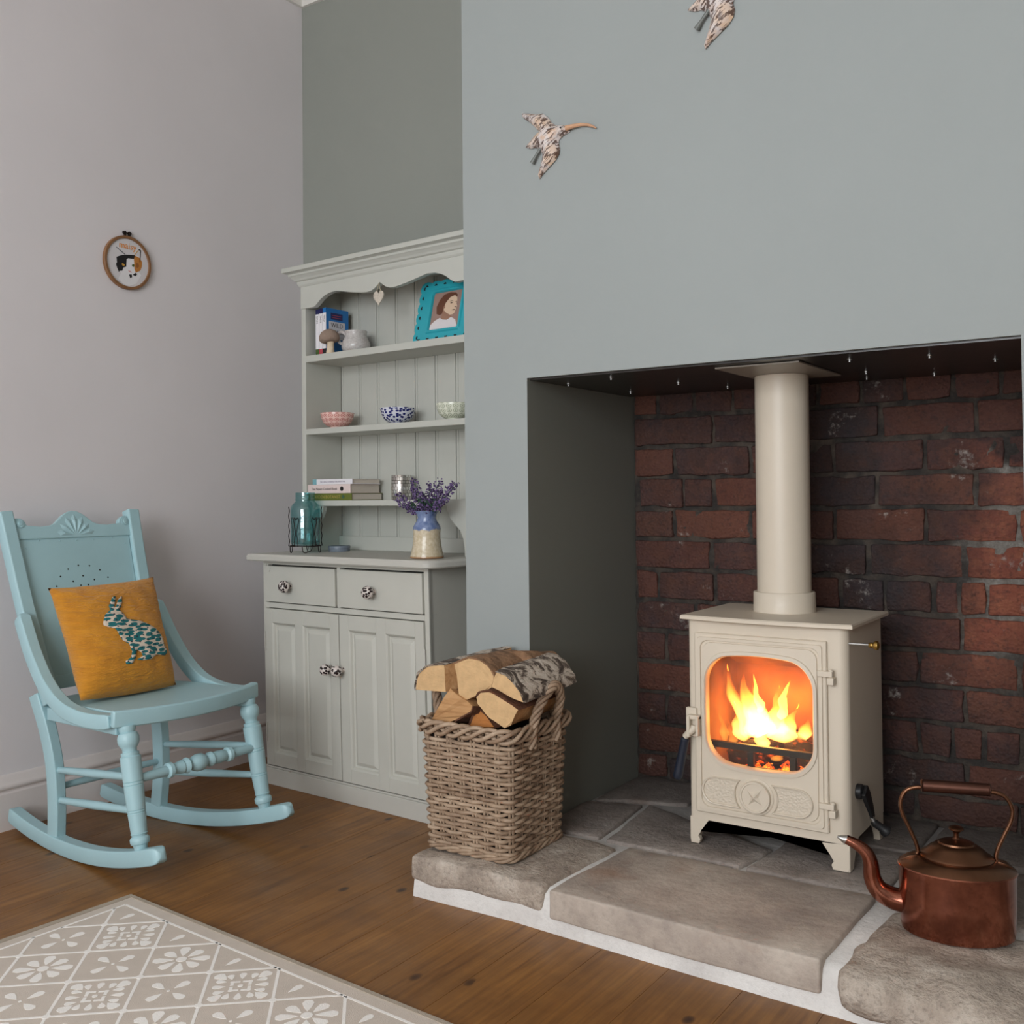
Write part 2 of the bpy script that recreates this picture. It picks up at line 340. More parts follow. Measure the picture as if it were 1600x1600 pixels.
def m_rabbit():
    n = NT('leaf_print_fabric'); v = n.co(); X, Y, Z = n.sep(v); q = n.vec(n.math('MULTIPLY', Y, 1.0), n.math('MULTIPLY', Z, 1.55), 0)
    w = n.node('ShaderNodeVectorMath', operation='ADD', ins={0: q, 1: n.node('ShaderNodeVectorMath', operation='SCALE', ins={0: n.node('ShaderNodeTexNoise', ins={'Vector': q, 'Scale': 60.}).outputs['Color'], 'Scale': .0025}).outputs[0]}).outputs[0]
    def leaves(rot, sx, sy, off):
        m = n.node('ShaderNodeMapping', ins={'Vector': w}); m.inputs['Rotation'].default_value = (0,0,radians(rot)); m.inputs['Scale'].default_value = (sx, sy, 1); m.inputs['Location'].default_value = (off, off*.7, 0)
        return n.ramp(n.vor(m.outputs[0], 1, 'F1', 'Distance', .55, '2D'), [(.31, 1), (.35, 0)])
    leaf = n.math('MAXIMUM', leaves(20, 30, 58, 0), leaves(-50, 34, 70, .45))
    dot = n.ramp(n.vor(w, 46, 'F1', 'Distance', .3, '2D'), [(.10, 1), (.14, 0)])
    c = n.mix(leaf, srgb(214,198,180), srgb(24,104,108)); c = n.mix(dot, c, srgb(40,44,60)); n.P(Base_Color=c, Roughness=.85); return n.m
M['rabbit'] = m_rabbit()
M['rug'] = plain('rug_taupe_weave', srgb(212,200,188), .95, .04, 30, .6, 700, .002)
M['rug_edge'] = plain('rug_binding', srgb(178,166,150), .95, .06, 60, .7, 500, .003)
M['rug_white'] = plain('rug_white_yarn', srgb(252,248,243), .95, .03, 30, .6, 600, .002)
def m_bowl(name, ground, ink, kind):
    n = NT(name); X, Y, Z = n.sep(n.co()); a = n.math('ARCTAN2', Y, X); r = n.math('SQRT', n.math('ADD', n.math('MULTIPLY', X, X), n.math('MULTIPLY', Y, Y)))
    v = n.vec(n.math('MULTIPLY', a, 16/(2*pi)), n.math('MULTIPLY', Z, 74), 0)
    if kind == 'rings':
        d = n.vor(v, 1, 'F1', 'Distance', 0, '2D'); f = n.ramp(d, [(.14, 1), (.17, 0), (.27, 0), (.3, 1), (.40, 1), (.44, 0)])
    else:
        d = n.vor(v, 1.6, 'F1', 'Distance', .9, '2D'); f = n.ramp(d, [(.34, 1), (.42, 0)])
    foot = n.ramp(Z, [(.006, 0), (.0065, 1)]); n.P(Base_Color=n.mix(n.math('MULTIPLY', f, foot), ground, ink), Roughness=.22); return n.m
M['bowl_pink'] = m_bowl('pink_ring_glaze', srgb(228,190,180), srgb(190,118,112), 'rings')
M['bowl_blue'] = m_bowl('blue_blossom_glaze', srgb(206,208,220), srgb(30,36,104), 'blob')
M['bowl_cream'] = m_bowl('cream_ring_glaze', srgb(222,224,208), srgb(166,172,150), 'rings')
def m_vase():
    n = NT('two_tone_stoneware'); v = n.co(); X, Y, Z = n.sep(v); e = n.math('ADD', Z, n.math('MULTIPLY', n.math('SUBTRACT', n.noise(n.co(scale=(1,1,.3)), 60, 3), .5), .016))
    cream = n.ramp(n.noise(v, 120, 3), [(.35, srgb(196,180,150)), (.7, srgb(216,204,180))]); blue = n.ramp(n.noise(v, 60, 3), [(.35, srgb(96,114,156)), (.7, srgb(136,152,186))])
    c = n.mix(n.ramp(e, [(.0795, 0), (.0805, 1)]), cream, blue); c = n.mix(n.ramp(Z, [(.004, 1), (.0045, 0)]), c, srgb(168,122,80)); n.P(Base_Color=c, Roughness=.2); return n.m
M['vase'] = m_vase()
def m_pot():
    n = NT('grey_speckled_glaze'); v = n.co(); Z = n.sep(v)[2]; c = n.ramp(n.noise(v, 160, 3), [(.3, srgb(176,170,168)), (.6, srgb(198,195,192))])
    c = n.mix(n.ramp(n.noise(n.co(scale=(.6,.6,2)), 14, 3), [(.5, 0), (.7, .4)]), c, srgb(190,160,150)); n.P(Base_Color=c, Roughness=.2); return n.m
M['pot'] = m_pot()
def m_felt(name, c, d): return plain(name, c, .95, .12, 30, .6, 160, .004)
M['mush_cap'] = m_felt('mushroom_cap_felt', srgb(150,130,116), 0); M['mush_stem'] = m_felt('mushroom_stem_felt', srgb(214,196,170), 0)
def m_bird():
    n = NT('painted_plumage'); v = n.co(scale=(1,1,1), rot=(0, radians(38), 0)); f = n.noise(n.node('ShaderNodeVectorMath', operation='MULTIPLY', ins={0: v, 1: (40, 90, 190)}).outputs[0], 1, 4, .6, .6)
    g = n.noise(n.co(), 18, 3); base = n.ramp(g, [(.35, srgb(222,190,160)), (.55, srgb(214,206,204)), (.7, srgb(206,160,116))])
    c = n.mix(n.ramp(f, [(.50, 0), (.55, .9)]), base, srgb(74,46,34)); n.P(Base_Color=c, Roughness=.3); n.bump(f, .4, .004); return n.m
M['bird'] = m_bird()
M['bird_beak'] = plain('bird_beak', srgb(196,152,120), .3, .15, 40); M['bird_leg'] = plain('bird_leg', srgb(104,108,104), .35, .25, 60)
def m_knob():
    n = NT('leaf_pattern_china'); d = n.vor(n.co(), 120, 'F1', 'Distance', 1); n.P(Base_Color=n.mix(n.ramp(d, [(.46, 1), (.52, 0)]), srgb(216,206,200), srgb(40,28,30)), Roughness=.18); return n.m
M['knob'] = m_knob()
def m_mirror():
    n = NT('mosaic_mirror_glass'); X, Y, Z = n.sep(n.co()); a = n.math('ARCTAN2', Y, X); v = n.vec(n.math('MULTIPLY', a, 16/(2*pi)), n.math('MULTIPLY', Z, 100), 0)
    b = n.node('ShaderNodeTexBrick', offset=.5, ins={'Vector': v, 'Color1': srgb(236,234,230), 'Color2': srgb(186,180,174), 'Mortar': srgb(70,62,56), 'Scale': 1., 'Mortar Size': .06, 'Brick Width': 1., 'Row Height': 1.})
    n.P(Base_Color=b.outputs[0], Metallic=.85, Roughness=.22); n.bump(b.outputs['Fac'], .4, .002); return n.m
M['mosaic'] = m_mirror()
def m_glass(name, col, rough=.03, thin=False):
    n = NT(name); n.P(Base_Color=col, Roughness=rough, Transmission_Weight=1.0, IOR=1.45); return n.m
def m_pane(name, tint, gloss=.06):
    n = NT(name); t = n.node('ShaderNodeBsdfTransparent', ins={'Color': tint}); g = n.node('ShaderNodeBsdfGlossy', ins={'Roughness': .05}); x = n.node('ShaderNodeMixShader', ins={0: gloss})
    n.t.links.new(t.outputs[0], x.inputs[1]); n.t.links.new(g.outputs[0], x.inputs[2]); n.t.links.new(x.outputs[0], n.out.inputs['Surface']); return n.m
M['jar_glass'] = m_pane('aqua_glass', (.68,.87,.88,1), .12)
M['stove_glass'] = m_pane('stove_glass', (.97,.94,.9,1), .04)
def m_flame(name, strength, stops):
    n = NT(name); Z = n.sep(n.co('Generated'))[2]
    e = n.node('ShaderNodeEmission', ins={'Color': n.ramp(Z, stops), 'Strength': strength}); n.n.remove(n.b)
    n.t.links.new(e.outputs[0], n.out.inputs['Volume']); return n.m
M['flame'] = m_flame('flame', 190, [(.0, (1,.42,.08,1)), (.25, (1,.50,.12,1)), (.6, (.9,.26,.03,1)), (1, (.35,.05,.003,1))])
M['flame_faint'] = m_flame('faint_flame', 60, [(.0, (1,.40,.07,1)), (.4, (1,.30,.04,1)), (1, (.35,.05,.003,1))])
def m_ember():
    n = NT('glowing_embers'); f = n.noise(n.co(), 60, 5, .7); n.P(Base_Color=(.02,.012,.01,1), Roughness=.9, Emission_Color=n.ramp(f, [(.40, (0,0,0,1)), (.52, (.8,.06,.004,1)), (.66, (1,.28,.03,1)), (.8, (1,.6,.2,1))]), Emission_Strength=5.0); return n.m
M['ember'] = m_ember()
def m_burn():
    n = NT('burning_log_char'); f = n.noise(n.co(scale=(1,2,2)), 24, 6, .7); n.P(Base_Color=(.035,.02,.015,1), Roughness=.95, Emission_Color=n.ramp(f, [(.56, (0,0,0,1)), (.66, (.6,.07,.005,1)), (.8, (1,.35,.06,1))]), Emission_Strength=2.0); n.bump(f, 1, .01); return n.m
M['burning'] = m_burn()
M['heart_wood'] = plain('speckled_driftwood', srgb(196,186,172), .8, .18, 140)
M['turquoise'] = plain('turquoise_frame_paint', srgb(44,160,174), .35, .05, 20)

# ------------------------------------------------------------------ room shell
XL, YB, YC = -2.676, 2.626, 2.054          # left wall face, alcove back face, chimney breast face
XR, YF, HC = 1.75, -2.2, 2.78
floor = struct('floor', MB().box(XL-.12, XR+.12, YF-.12, YB+.14, -.08, -.016), M['dark'])
pw = .145; plank = None; i = 0; x = XL - .04
while x < XR:
    if plank is None:
        plank = obj('plank', MB().box(.0003, pw-.0003, YF, YB+.1, -.016, 0), M['floor'], floor, None, .0006); plank.location = (x, 0, 0)
    else: inst(plank, floor, (x, 0, 0))
    x += pw
struct('wall_left', MB().box(XL-.12, XL, YF-.12, YB+.14, -.016, HC), M['wall_white'])
struct('wall_back', MB().box(XL, -1.40, YB, YB+.12, -.016, HC), M['wall_alcove'])
struct('wall_back_right', MB().box(-.2, XR, YB, YB+.12, -.016, HC), M['wall_alcove'])
struct('wall_right', MB().box(XR, XR+.12, YF-.12, YB+.14, -.016, HC), M['wall_far'])
wf = MB(); W0, W1, WZ0, WZ1 = -1.70, .80, .70, 2.46
wf.box(XL, W0, YF-.12, YF, -.016, HC).box(W1, XR, YF-.12, YF, -.016, HC).box(W0, W1, YF-.12, YF, -.016, WZ0).box(W0, W1, YF-.12, YF, WZ1, HC)
struct('wall_front', wf, M['wall_white'])
win = MB().box(W0, W1, YF-.09, YF-.03, WZ0, WZ0+.06).box(W0, W1, YF-.09, YF-.03, WZ1-.06, WZ1).box(W0, W0+.06, YF-.09, YF-.03, WZ0, WZ1).box(W1-.06, W1, YF-.09, YF-.03, WZ0, WZ1)
win.box(W0, W1, YF-.08, YF-.04, 1.53, 1.58).box(-.90, -.84, YF-.09, YF-.03, WZ0, WZ1).box(-.06, .0, YF-.09, YF-.03, WZ0, WZ1)
struct('window_1', win, M['gloss_white'])
struct('ceiling', MB().box(XL-.12, XR+.12, YF-.12, YB+.14, HC, HC+.1), M['ceiling'])
OL, OR, OT = -1.339, -.262, 1.168          # fireplace opening
chim = [(-1.527, -.016), (-1.527, HC), (-.07, HC), (-.07, -.016), (OR, -.016), (OR, OT), (OL, OT), (OL, -.016)]
cb = MB().prism(chim, lambda a, b, t: (a, t, b), YC, YB)
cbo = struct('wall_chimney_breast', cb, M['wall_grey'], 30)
cbo.data.materials.append(M['wall_dark'])          # the reveals of the opening take a darker grey than the alcove
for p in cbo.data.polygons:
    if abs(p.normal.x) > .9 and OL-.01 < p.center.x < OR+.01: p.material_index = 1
# cornice where walls meet the ceiling
prof = [(0, 2.668), (.012, 2.668), (.016, 2.682), (.03, 2.70), (.055, 2.73), (.085, 2.75), (.09, 2.765), (.09, HC), (0, HC)]
tr = MB().loft([[(XL+a, YF, b) for a, b in prof], [(XL+a, YB-a, b) for a, b in prof], [(-1.527-a, YB-a, b) for a, b in prof], [(-1.527-a, YC-a, b) for a, b in prof], [(-.07+a, YC-a, b) for a, b in prof], [(-.07+a, YB-a, b) for a, b in prof], [(XR, YB-a, b) for a, b in prof]])
struct('trim_1', tr, M['ceiling'])
bp = [(0, 0), (.018, 0), (.018, .098), (.013, .102), (.013, .106), (.019, .110), (.021, .117), (.018, .124), (.010, .130), (.007, .142), (0, .146)]
struct('baseboard_left', MB().loft([[(XL+a, YF, b) for a, b in bp], [(XL+a, YB, b) for a, b in bp]]), M['gloss_white'], 50)
struct('baseboard_back', MB().loft([[(XL, YB-a, b) for a, b in bp], [(-1.527, YB-a, b) for a, b in bp]]), M['gloss_white'], 50)

# brick fireback
fb = MB().box(OL-.02, OR+.02, YB, YB+.1, -.016, 1.3)
nu, nv = 90, 90      # uneven face of the mortar joints
fb.add([(OL+.001+(OR-OL-.002)*i/nu, YB-.0125+.006*noise.noise(Vector((i*.55, j*.55, 0)))+.004*noise.noise(Vector((i*.17, j*.17, 4))), .0+1.167*j/nv) for j in range(nv+1) for i in range(nu+1)],
       [(j*(nu+1)+i, j*(nu+1)+i+1, (j+1)*(nu+1)+i+1, (j+1)*(nu+1)+i) for j in range(nv) for i in range(nu)])
fireback = struct('wall_fireback', fb, M['mortar'], 60)
def course_z(k): return 1.105 - .0862*k     # top mortar line of course k (k=0 is the one under the top course)
J = [[-1.261,-1.151,-1.039,-.925,-.808,-.698,-.591,-.482,-.378],      # top course
     [-1.096,-.874,-.652,-.431], [-1.21,-.992,-.768,-.549,-.369], [-1.323,-1.184,-1.096,-.884,-.662,-.436],
     [-1.215,-.991,-.769,-.548,-.346], [-1.105,-.90,-.686,-.461], [-1.263,-1.096,-.93,-.756,-.647,-.533,-.475,-.415],
     [-1.15,-.92,-.70,-.472], [-1.243,-1.02,-.795,-.571,-.349], [-1.13,-.91,-.69,-.467], [-1.245,-1.03,-.80,-.571,-.497,-.427,-.346],
     [-1.14,-.92,-.70,-.467], [-1.24,-1.02,-.80,-.58,-.355]]
bs = 0
for k, js in enumerate(J):
    zt = course_z(k-1) if k else 1.188; zb = course_z(k)
    if k == 0: zt = 1.190
    zb = max(zb, .088); xs = [OL+.002] + js + [OR-.002]
    for a, b in zip(xs, xs[1:]):
        bs += 1; g = .0085 + .004*random.random(); w = b-a-g
        if w < .02: continue
        h = zt-zb-.011-.003*random.random()
        if h < .02: continue
        dep = .016 + .007*random.random(); tz = (random.random()-.5)*.05
        mb = block(w, dep+.01, h, .0045, .0055, 36, .035, bs)
        o = obj('brick', mb, M['brick'], fireback, 50); o.location = (a+g/2, YB-dep, zb+.0055); o.rotation_euler = (0, tz*.18, 0)

# steel register plate over the fireplace
rp = thing('register_plate', 'dark steel plate closing the top of the fireplace, fixed with small bolts', 'metal plate', (0,0,1.1635))
obj('plate', MB().box(OL+.001, OR-.001, YC+.012, YB-.03, 0, .004), M['dull_steel'], rp, None)
fl = obj('flue_flange', MB().box(-.878, -.69, 2.105, 2.41, -.005, -.001), M['zinc'], rp, None, .001)
bolt = MB().lathe([(.006,0),(.006,-.002),(.0035,-.003),(.0035,-.0065),(.002,-.007)], 10)
bo = None
for x, y in [(-1.299,2.182),(-1.266,2.454),(-1.069,2.331),(-1.009,2.504),(-.511,2.546),(-.60,2.16),(-.45,2.2),(-1.15,2.13),(-.35,2.35),(-.66,2.52),(-.63,2.40)]:
    if bo is None: bo = obj('bolt', bolt, M['steel'], rp); bo.location = (x, y, 0)
    else: inst(bo, rp, (x, y, 0))

# ------------------------------------------------------------------ hearth
HZ = .09
he = thing('hearth', 'raised hearth of worn sandstone slabs bedded in white mortar', 'hearth')
bed = [(-1.456,1.756),(-1.2,1.762),(-1.0,1.752),(-.75,1.742),(-.5,1.735),(-.2,1.72),(.1,1.72),(.1,2.0525),(-1.462,2.0525)]
mbed = MB().loft([[(a, b-.004, 0) for a, b in bed], [(a, b, .03) for a, b in bed], [(a, b+.010 if b < 1.8 else b, .07) for a, b in bed], [(a, b+.024 if b < 1.8 else b, .0800) for a, b in bed]])
mbed.box(OL+.001, OR-.001, 2.0525, 2.600, 0, .0800)
obj('mortar_bed', mbed, M['lime'], he, 60)
def quad_fn(q, z0):
    (ax,ay),(bx,by),(cx,cy),(dx,dy) = q
    L1 = sqrt((bx-ax)**2+(by-ay)**2); L2 = sqrt((dx-ax)**2+(dy-ay)**2)
    def fn(x, y, z):
        u, v = x/L1, y/L2
        return ((1-u)*(1-v)*ax+u*(1-v)*bx+u*v*cx+(1-u)*v*dx, (1-u)*(1-v)*ay+u*(1-v)*by+u*v*cy+(1-u)*v*dy, z0+z)
    return L1, L2, fn
def slab(q, z0, z1, mat, rnd=.012, rough=.004, cells=.03, fine=12, seed=1):
    L1, L2, fn = quad_fn(q, z0); return obj('stone_slab', block(L1, L2, z1-z0, rnd, rough, fine, cells, seed, fn), mat, he, 60)
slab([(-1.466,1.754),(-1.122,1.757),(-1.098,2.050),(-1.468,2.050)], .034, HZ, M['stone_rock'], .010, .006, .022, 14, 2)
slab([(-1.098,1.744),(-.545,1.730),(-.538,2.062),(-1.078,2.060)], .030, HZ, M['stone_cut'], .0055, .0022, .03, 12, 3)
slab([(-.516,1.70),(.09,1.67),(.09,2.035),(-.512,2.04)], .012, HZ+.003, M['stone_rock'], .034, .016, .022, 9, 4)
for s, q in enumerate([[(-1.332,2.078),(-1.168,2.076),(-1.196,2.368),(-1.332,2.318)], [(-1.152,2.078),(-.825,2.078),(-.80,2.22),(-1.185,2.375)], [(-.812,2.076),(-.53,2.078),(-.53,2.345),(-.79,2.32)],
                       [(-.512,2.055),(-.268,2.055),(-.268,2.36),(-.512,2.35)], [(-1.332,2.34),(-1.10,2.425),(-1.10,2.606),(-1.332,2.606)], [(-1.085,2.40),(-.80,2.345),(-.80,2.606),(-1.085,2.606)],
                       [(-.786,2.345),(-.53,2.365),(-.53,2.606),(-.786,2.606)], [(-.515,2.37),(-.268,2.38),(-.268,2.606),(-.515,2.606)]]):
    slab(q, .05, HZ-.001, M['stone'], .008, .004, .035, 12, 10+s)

# ------------------------------------------------------------------ stove
SX0, SX1, SY0, SY1 = -.974, -.614, 2.158, 2.43
st = thing('wood_stove', 'cream enamel wood-burning stove with arched glass door, standing on the hearth', 'stove', (0,0,0))
def arc(cx, cy, r, a0, a1, n): return [(cx+r*cos(radians(a0+(a1-a0)*i/n)), cy+r*sin(radians(a0+(a1-a0)*i/n))) for i in range(n+1)]
R_ = .02; th = .014
plan = [(-.668, SY0)] + arc(SX1-R_, SY0+R_, R_, -90, 0, 6) + [(SX1, SY1), (SX0, SY1)] + arc(SX0+R_*.5, SY0+R_*.5, R_*.5, 180, 270, 5) + [(-.942, SY0), (-.942, SY0+th), (SX0+th, SY0+th), (SX0+th, SY1-th), (SX1-th, SY1-th), (SX1-th, SY0+R_), (-.668, SY0+th)]
b = MB().prism(plan, lambda a, c, t: (a, c, t), .147, .598)
b.box(-.942, -.668, SY0, SY0+th, .147, .19).box(-.942, -.668, SY0, SY0+th, .55, .598).box(SX0+th, SX1-th, SY0+th, SY1-th, .147, .165)
obj('body', b, M['cast_cream'], st, 40)
front = [(SX0, .15), (SX0, .1), (SX0+.002, HZ), (-.953, HZ), (-.950, .10), (-.955, .108), (-.948, .118), (-.936, .132), (-.924, .147), (-.924, .15), (-.68, .15), (-.68, .147), (-.668, .134), (-.656, .118), (-.649, .108), (-.654, .1), (-.651, HZ), (SX1-.004, HZ), (SX1-.001, .1), (SX1-.001, .15)]
lg = MB().prism(front, lambda a, c, t: (a, t, c), SY0+.001, SY0+.016)
side = [(SY0+.002, .15), (SY0+.002, HZ), (SY0+.03, HZ), (SY0+.032, .1), (SY0+.045, .12), (SY0+.07, .147), (SY1-.07, .147), (SY1-.045, .12), (SY1-.032, .1), (SY1-.03, HZ), (SY1, HZ), (SY1, .15)]
for xx in (SX0+.0005, SX1-.0155): lg.prism(side, lambda a, c, t: (t, a, c), xx, xx+.015)
obj('leg_skirt', lg, M['cast_cream'], st, 40, .002)
tp = []
for off, zz in ((.004,.598),(0,.600),(0,.606),(.003,.609)):
    l = []
    for i in range(13):
        u = i/12; xx = -.986+off + (.388-2*off)*u; l.append((xx, 2.142+off - .014*(1-(2*u-1)**2), zz))
    l += [(-.598-off, 2.44-off, zz), (-.986+off, 2.44-off, zz)]; tp.append(l)
obj('top_plate', MB().loft(tp), M['cast_cream'], st, 40)
def rr(cx, cz, hx, hz, r, y, K=7, E=8, bow=0, bowx=0):
    out = []
    cs = [(cx+hx-r, cz-hz+r, -90), (cx+hx-r, cz+hz-r, 0), (cx-hx+r, cz+hz-r, 90), (cx-hx+r, cz-hz+r, 180)]
    for q in range(4):
        a = arc(cs[q][0], cs[q][1], r, cs[q][2], cs[q][2]+90, K); out += a
        n = cs[(q+1) % 4]; e0 = a[-1]; e1 = (n[0]+r*cos(radians(n[2])), n[1]+r*sin(radians(n[2])))
        out += [(e0[0]+(e1[0]-e0[0])*i/E, e0[1]+(e1[1]-e0[1])*i/E) for i in range(1, E)]
    res = []
    for x, z in out:
        s = 1 if z > cz else -1; sx = 1 if x > cx else -1
        res.append((x + sx*bowx*max(0, 1-((z-cz)/hz)**2), y, z + s*bow*max(0, 1-((x-cx)/hx)**2)))
    return res
DX, DZ, DHX, DHZ = -.8045, .3685, .1495, .2015
WX, WZ, WHX, WHZ = -.8045, .403, .1195, .110
wl = lambda o, y: rr(WX, WZ, WHX+o, WHZ+o, .05+o*.6, y, bow=.013, bowx=.001)
dl = [rr(DX,DZ,DHX,DHZ,.003,SY0), rr(DX,DZ,DHX,DHZ,.003,SY0-.008), rr(DX,DZ,DHX-.002,DHZ-.002,.003,SY0-.010), rr(DX,DZ,DHX-.008,DHZ-.008,.006,SY0-.010), rr(DX,DZ,DHX-.009,DHZ-.009,.008,SY0-.0135),
      rr(DX,DZ,DHX-.015,DHZ-.015,.018,SY0-.0135), rr(DX,DZ,DHX-.016,DHZ-.016,.020,SY0-.010), rr(DX,DZ,DHX-.019,DHZ-.019,.022,SY0-.010), rr(DX,DZ,DHX-.020,DHZ-.020,.022,SY0-.0135)]
dl += [wl(.0105, SY0-.0145), wl(.0095, SY0-.0185), wl(.003, SY0-.0195), wl(.001, SY0-.017), wl(0, SY0-.012), wl(0, SY0+.004), wl(.012, SY0+.004)]
door = obj('door', MB().loft(dl, False, False), M['cast_cream'], st, 30)
obj('glass_pane', MB().loft([wl(.006, SY0-.004), wl(.006, SY0-.001)]), M['stove_glass'], door, 30)
MCX, MCZ = -.811, .222
def vent(sgn):
    lo, out = [], []
    end = MCX + sgn*.126
    pts = arc(end - sgn*.031, MCZ, .031, 90, -90, 10) if sgn > 0 else arc(end + .031, MCZ, .031, 90, 270, 10)
    a0 = math.degrees(math.asin(.031/.047)); inner = arc(MCX, MCZ, .047, -a0 if sgn > 0 else 180+a0, a0 if sgn > 0 else 180-a0, 8)
    poly = pts + inner; c = (MCX+sgn*.08, MCZ)
    sh = lambda k, y: [(c[0]+(x-c[0])*k, y, c[1]+(z-c[1])*k) for x, z in poly]
    fr = obj('vent_surround', MB().loft([sh(1, SY0-.012), sh(1, SY0-.018), sh(.96, SY0-.0195), sh(.90, SY0-.0185), sh(.88, SY0-.014)], False, False), M['cast_cream'], door, 40)
    obj('pitted_panel', MB().loft([sh(.89, SY0-.012), sh(.885, SY0-.0155)]), M['cast_cream_pitted'], fr, 30)
vent(-1); vent(1)
RX = Matrix.Rotation(radians(90), 3, 'X')   # +Z -> -Y
med = obj('medallion', MB().lathe([(.040,.010),(.040,.016),(.038,.017),(.036,.0165),(.0345,.0165),(.0345,.024),(.0335,.0255),(.030,.0255),(.029,.0235),(0.0005,.0235)], 40, (MCX, SY0, MCZ), RX), M['cast_cream'], door, 35)
star = [(MCX+(.024 if k % 2 == 0 else .0085)*cos(radians(45*k+50)), MCZ+(.024 if k % 2 == 0 else .0085)*sin(radians(45*k+50))) for k in range(8)]
sm = MB().add([(x, SY0-.0232, z) for x, z in star]+[(MCX, SY0-.031, MCZ)], [(k, (k+1) % 8, 8) for k in range(8)])
obj('star', sm, M['cast_cream'], med, None)
for hz in (.503, .226):
    h = MB().box(-.672, -.640, SY0-.021, SY0-.008, hz-.006, hz+.006).box(-.651, -.637, SY0-.022, SY0, hz-.022, hz-.007).rod((-.644, SY0-.0145, hz-.024), (-.644, SY0-.0145, hz+.010), [(0,.005),(.85,.005),(.9,.006),(1,.004)])
    obj('hinge', h, M['cast_cream'], st, 40, .0015)
la = MB().box(-.974, -.948, SY0-.016, SY0-.004, .335, .40).box(-.966, -.958, SY0-.034, SY0-.012, .336, .384).box(-.944, -.937, SY0-.034, SY0-.012, .340, .384).box(-.966, -.937, SY0-.030, SY0-.014, .376, .386)
obj('latch', la, M['cast_cream'], st, 40, .002)
hd = obj('door_handle', MB().tube(bezier([(-.950, 2.134, .362),(-.953, 2.132,.352),(-.963,2.132,.345),(-.972,2.134,.335)], 10), .0075, 10), M['cast_cream'], st)
obj('grip', MB().rod((-.9725,2.134,.332),(-.993,2.134,.238),[(0,.0075),(.04,.010),(.1,.0092),(.85,.0108),(.95,.0112),(1,.0085)],16), M['navy_handle'], hd)
ar = obj('air_control_rod', MB().rod((-.616,2.175,.5655),(-.570,2.175,.5655),[(0,.0028),(1,.0028)],8), M['steel'], st)
obj('brass_knob', MB().rod((-.574,2.175,.5655),(-.552,2.175,.5655),[(0,.0045),(.2,.0065),(.3,.0055),(.4,.006),(.6,.0095),(.85,.0095),(1,.004)],16), M['brass'], ar)
lv = obj('riddling_lever', MB().rod((-.614,2.215,.247),(-.600,2.215,.247),[(0,.016),(.8,.016),(1,.012)],16).tube([(-.598,2.213,.252),(-.596,2.225,.235),(-.594,2.246,.205),(-.592,2.256,.182)],[.014,.014,.011,.008],sec=[(-.35,-1),(.35,-1),(.35,1),(-.35,1)],upv=(1,0,0)), M['black_metal'], st, 40, .001)
obj('lever_bolt', MB().rod((-.594,2.250,.186),(-.585,2.252,.170),[(0,.0055),(.5,.0055),(.5,.0035),(1,.0035)],10), M['steel'], lv)
obj('lever_knob', MB().rod((-.592,2.252,.176),(-.565,2.272,.152),[(0,.006),(.15,.0085),(.6,.0085),(.7,.012),(.9,.0135),(1,.009)],16), M['black_metal'], lv)
# firebox lining, grate and fence
li = MB().box(SX0+th, SX1-th, 2.385, 2.40, .165, .56).box(SX0+th, SX0+th+.014, 2.185, 2.385, .165, .50).box(SX1-th-.014, SX1-th, 2.185, 2.385, .165, .50)
obj('firebox_lining', li, M['fire_brick'], st, None, .002)
bf = MB().add([(SX0+th,2.20,.545),(SX1-th,2.20,.545),(SX1-th,2.385,.47),(SX0+th,2.385,.47),(SX0+th,2.20,.553),(SX1-th,2.20,.553),(SX1-th,2.385,.478),(SX0+th,2.385,.478)],[(3,2,1,0),(4,5,6,7),(0,1,5,4),(1,2,6,5),(2,3,7,6),(3,0,4,7)])
obj('baffle', bf, M['fire_brick'], st, None)
gr = MB().box(SX0+.02, SX1-.02, 2.19, 2.38, .235, .245)
obj('grate', gr, M['black_metal'], st, None)
fn_ = MB().box(-.948, -.662, 2.190, 2.203, .306, .320).box(-.948, -.662, 2.190, 2.203, .262, .272)
for xx in (-.94, -.848, -.752, -.68): fn_.box(xx, xx+.014, 2.190, 2.203, .245, .306)
obj('log_fence', fn_, M['black_metal'], st, None, .001)
# flue
fp = thing('flue_pipe', 'tall cream flue pipe rising from the stove top to the steel plate', 'flue pipe', (-.806, 2.33, .609))
obj('pipe', MB().lathe([(.0615,0),(.0615,.549)], 48), M['cast_cream'], fp)
obj('collar', MB().lathe([(.0712,0),(.0702,.044),(.0685,.046),(.062,.046),(.062,0)], 48), M['cast_cream'], fp)
# fire
def burning_log(p0, p1, r, label, seed):
    m = MB(); P = [Vector(p0).lerp(Vector(p1), i/8) for i in range(9)]; m.tube([p+noise.noise_vector(p*40)*.004 for p in P], [r*(.7 if i in (0, 8) else 1)*(1+.15*noise.noise(P[i]*60)) for i in range(9)], 10)
    tag(obj('burning_log', m, M['burning'], None, 60), label, 'log', 'logs burning in the stove')
burning_log((-.915,2.25,.268),(-.79,2.31,.318), .026, 'charred burning log lying at the left inside the stove', 1)
burning_log((-.69,2.24,.275),(-.82,2.335,.325), .028, 'charred burning log lying at the right inside the stove', 2)
burning_log((-.93,2.34,.272),(-.70,2.35,.272), .026, 'charred burning log across the back of the firebox', 3)
em = MB(); 
for i in range(60):
    p = Vector((random.uniform(-.94,-.67), random.uniform(2.21,2.37), .248)); r = random.uniform(.008,.016)
    em.add(*( [tuple(p+Vector(d)*r) for d in ((1,0,0),(0,1,0),(-1,0,0),(0,-1,0),(.2,.1,1),(0,0,-.3))], [(0,1,4),(1,2,4),(2,3,4),(3,0,4),(1,0,5),(2,1,5),(3,2,5),(0,3,5)]))
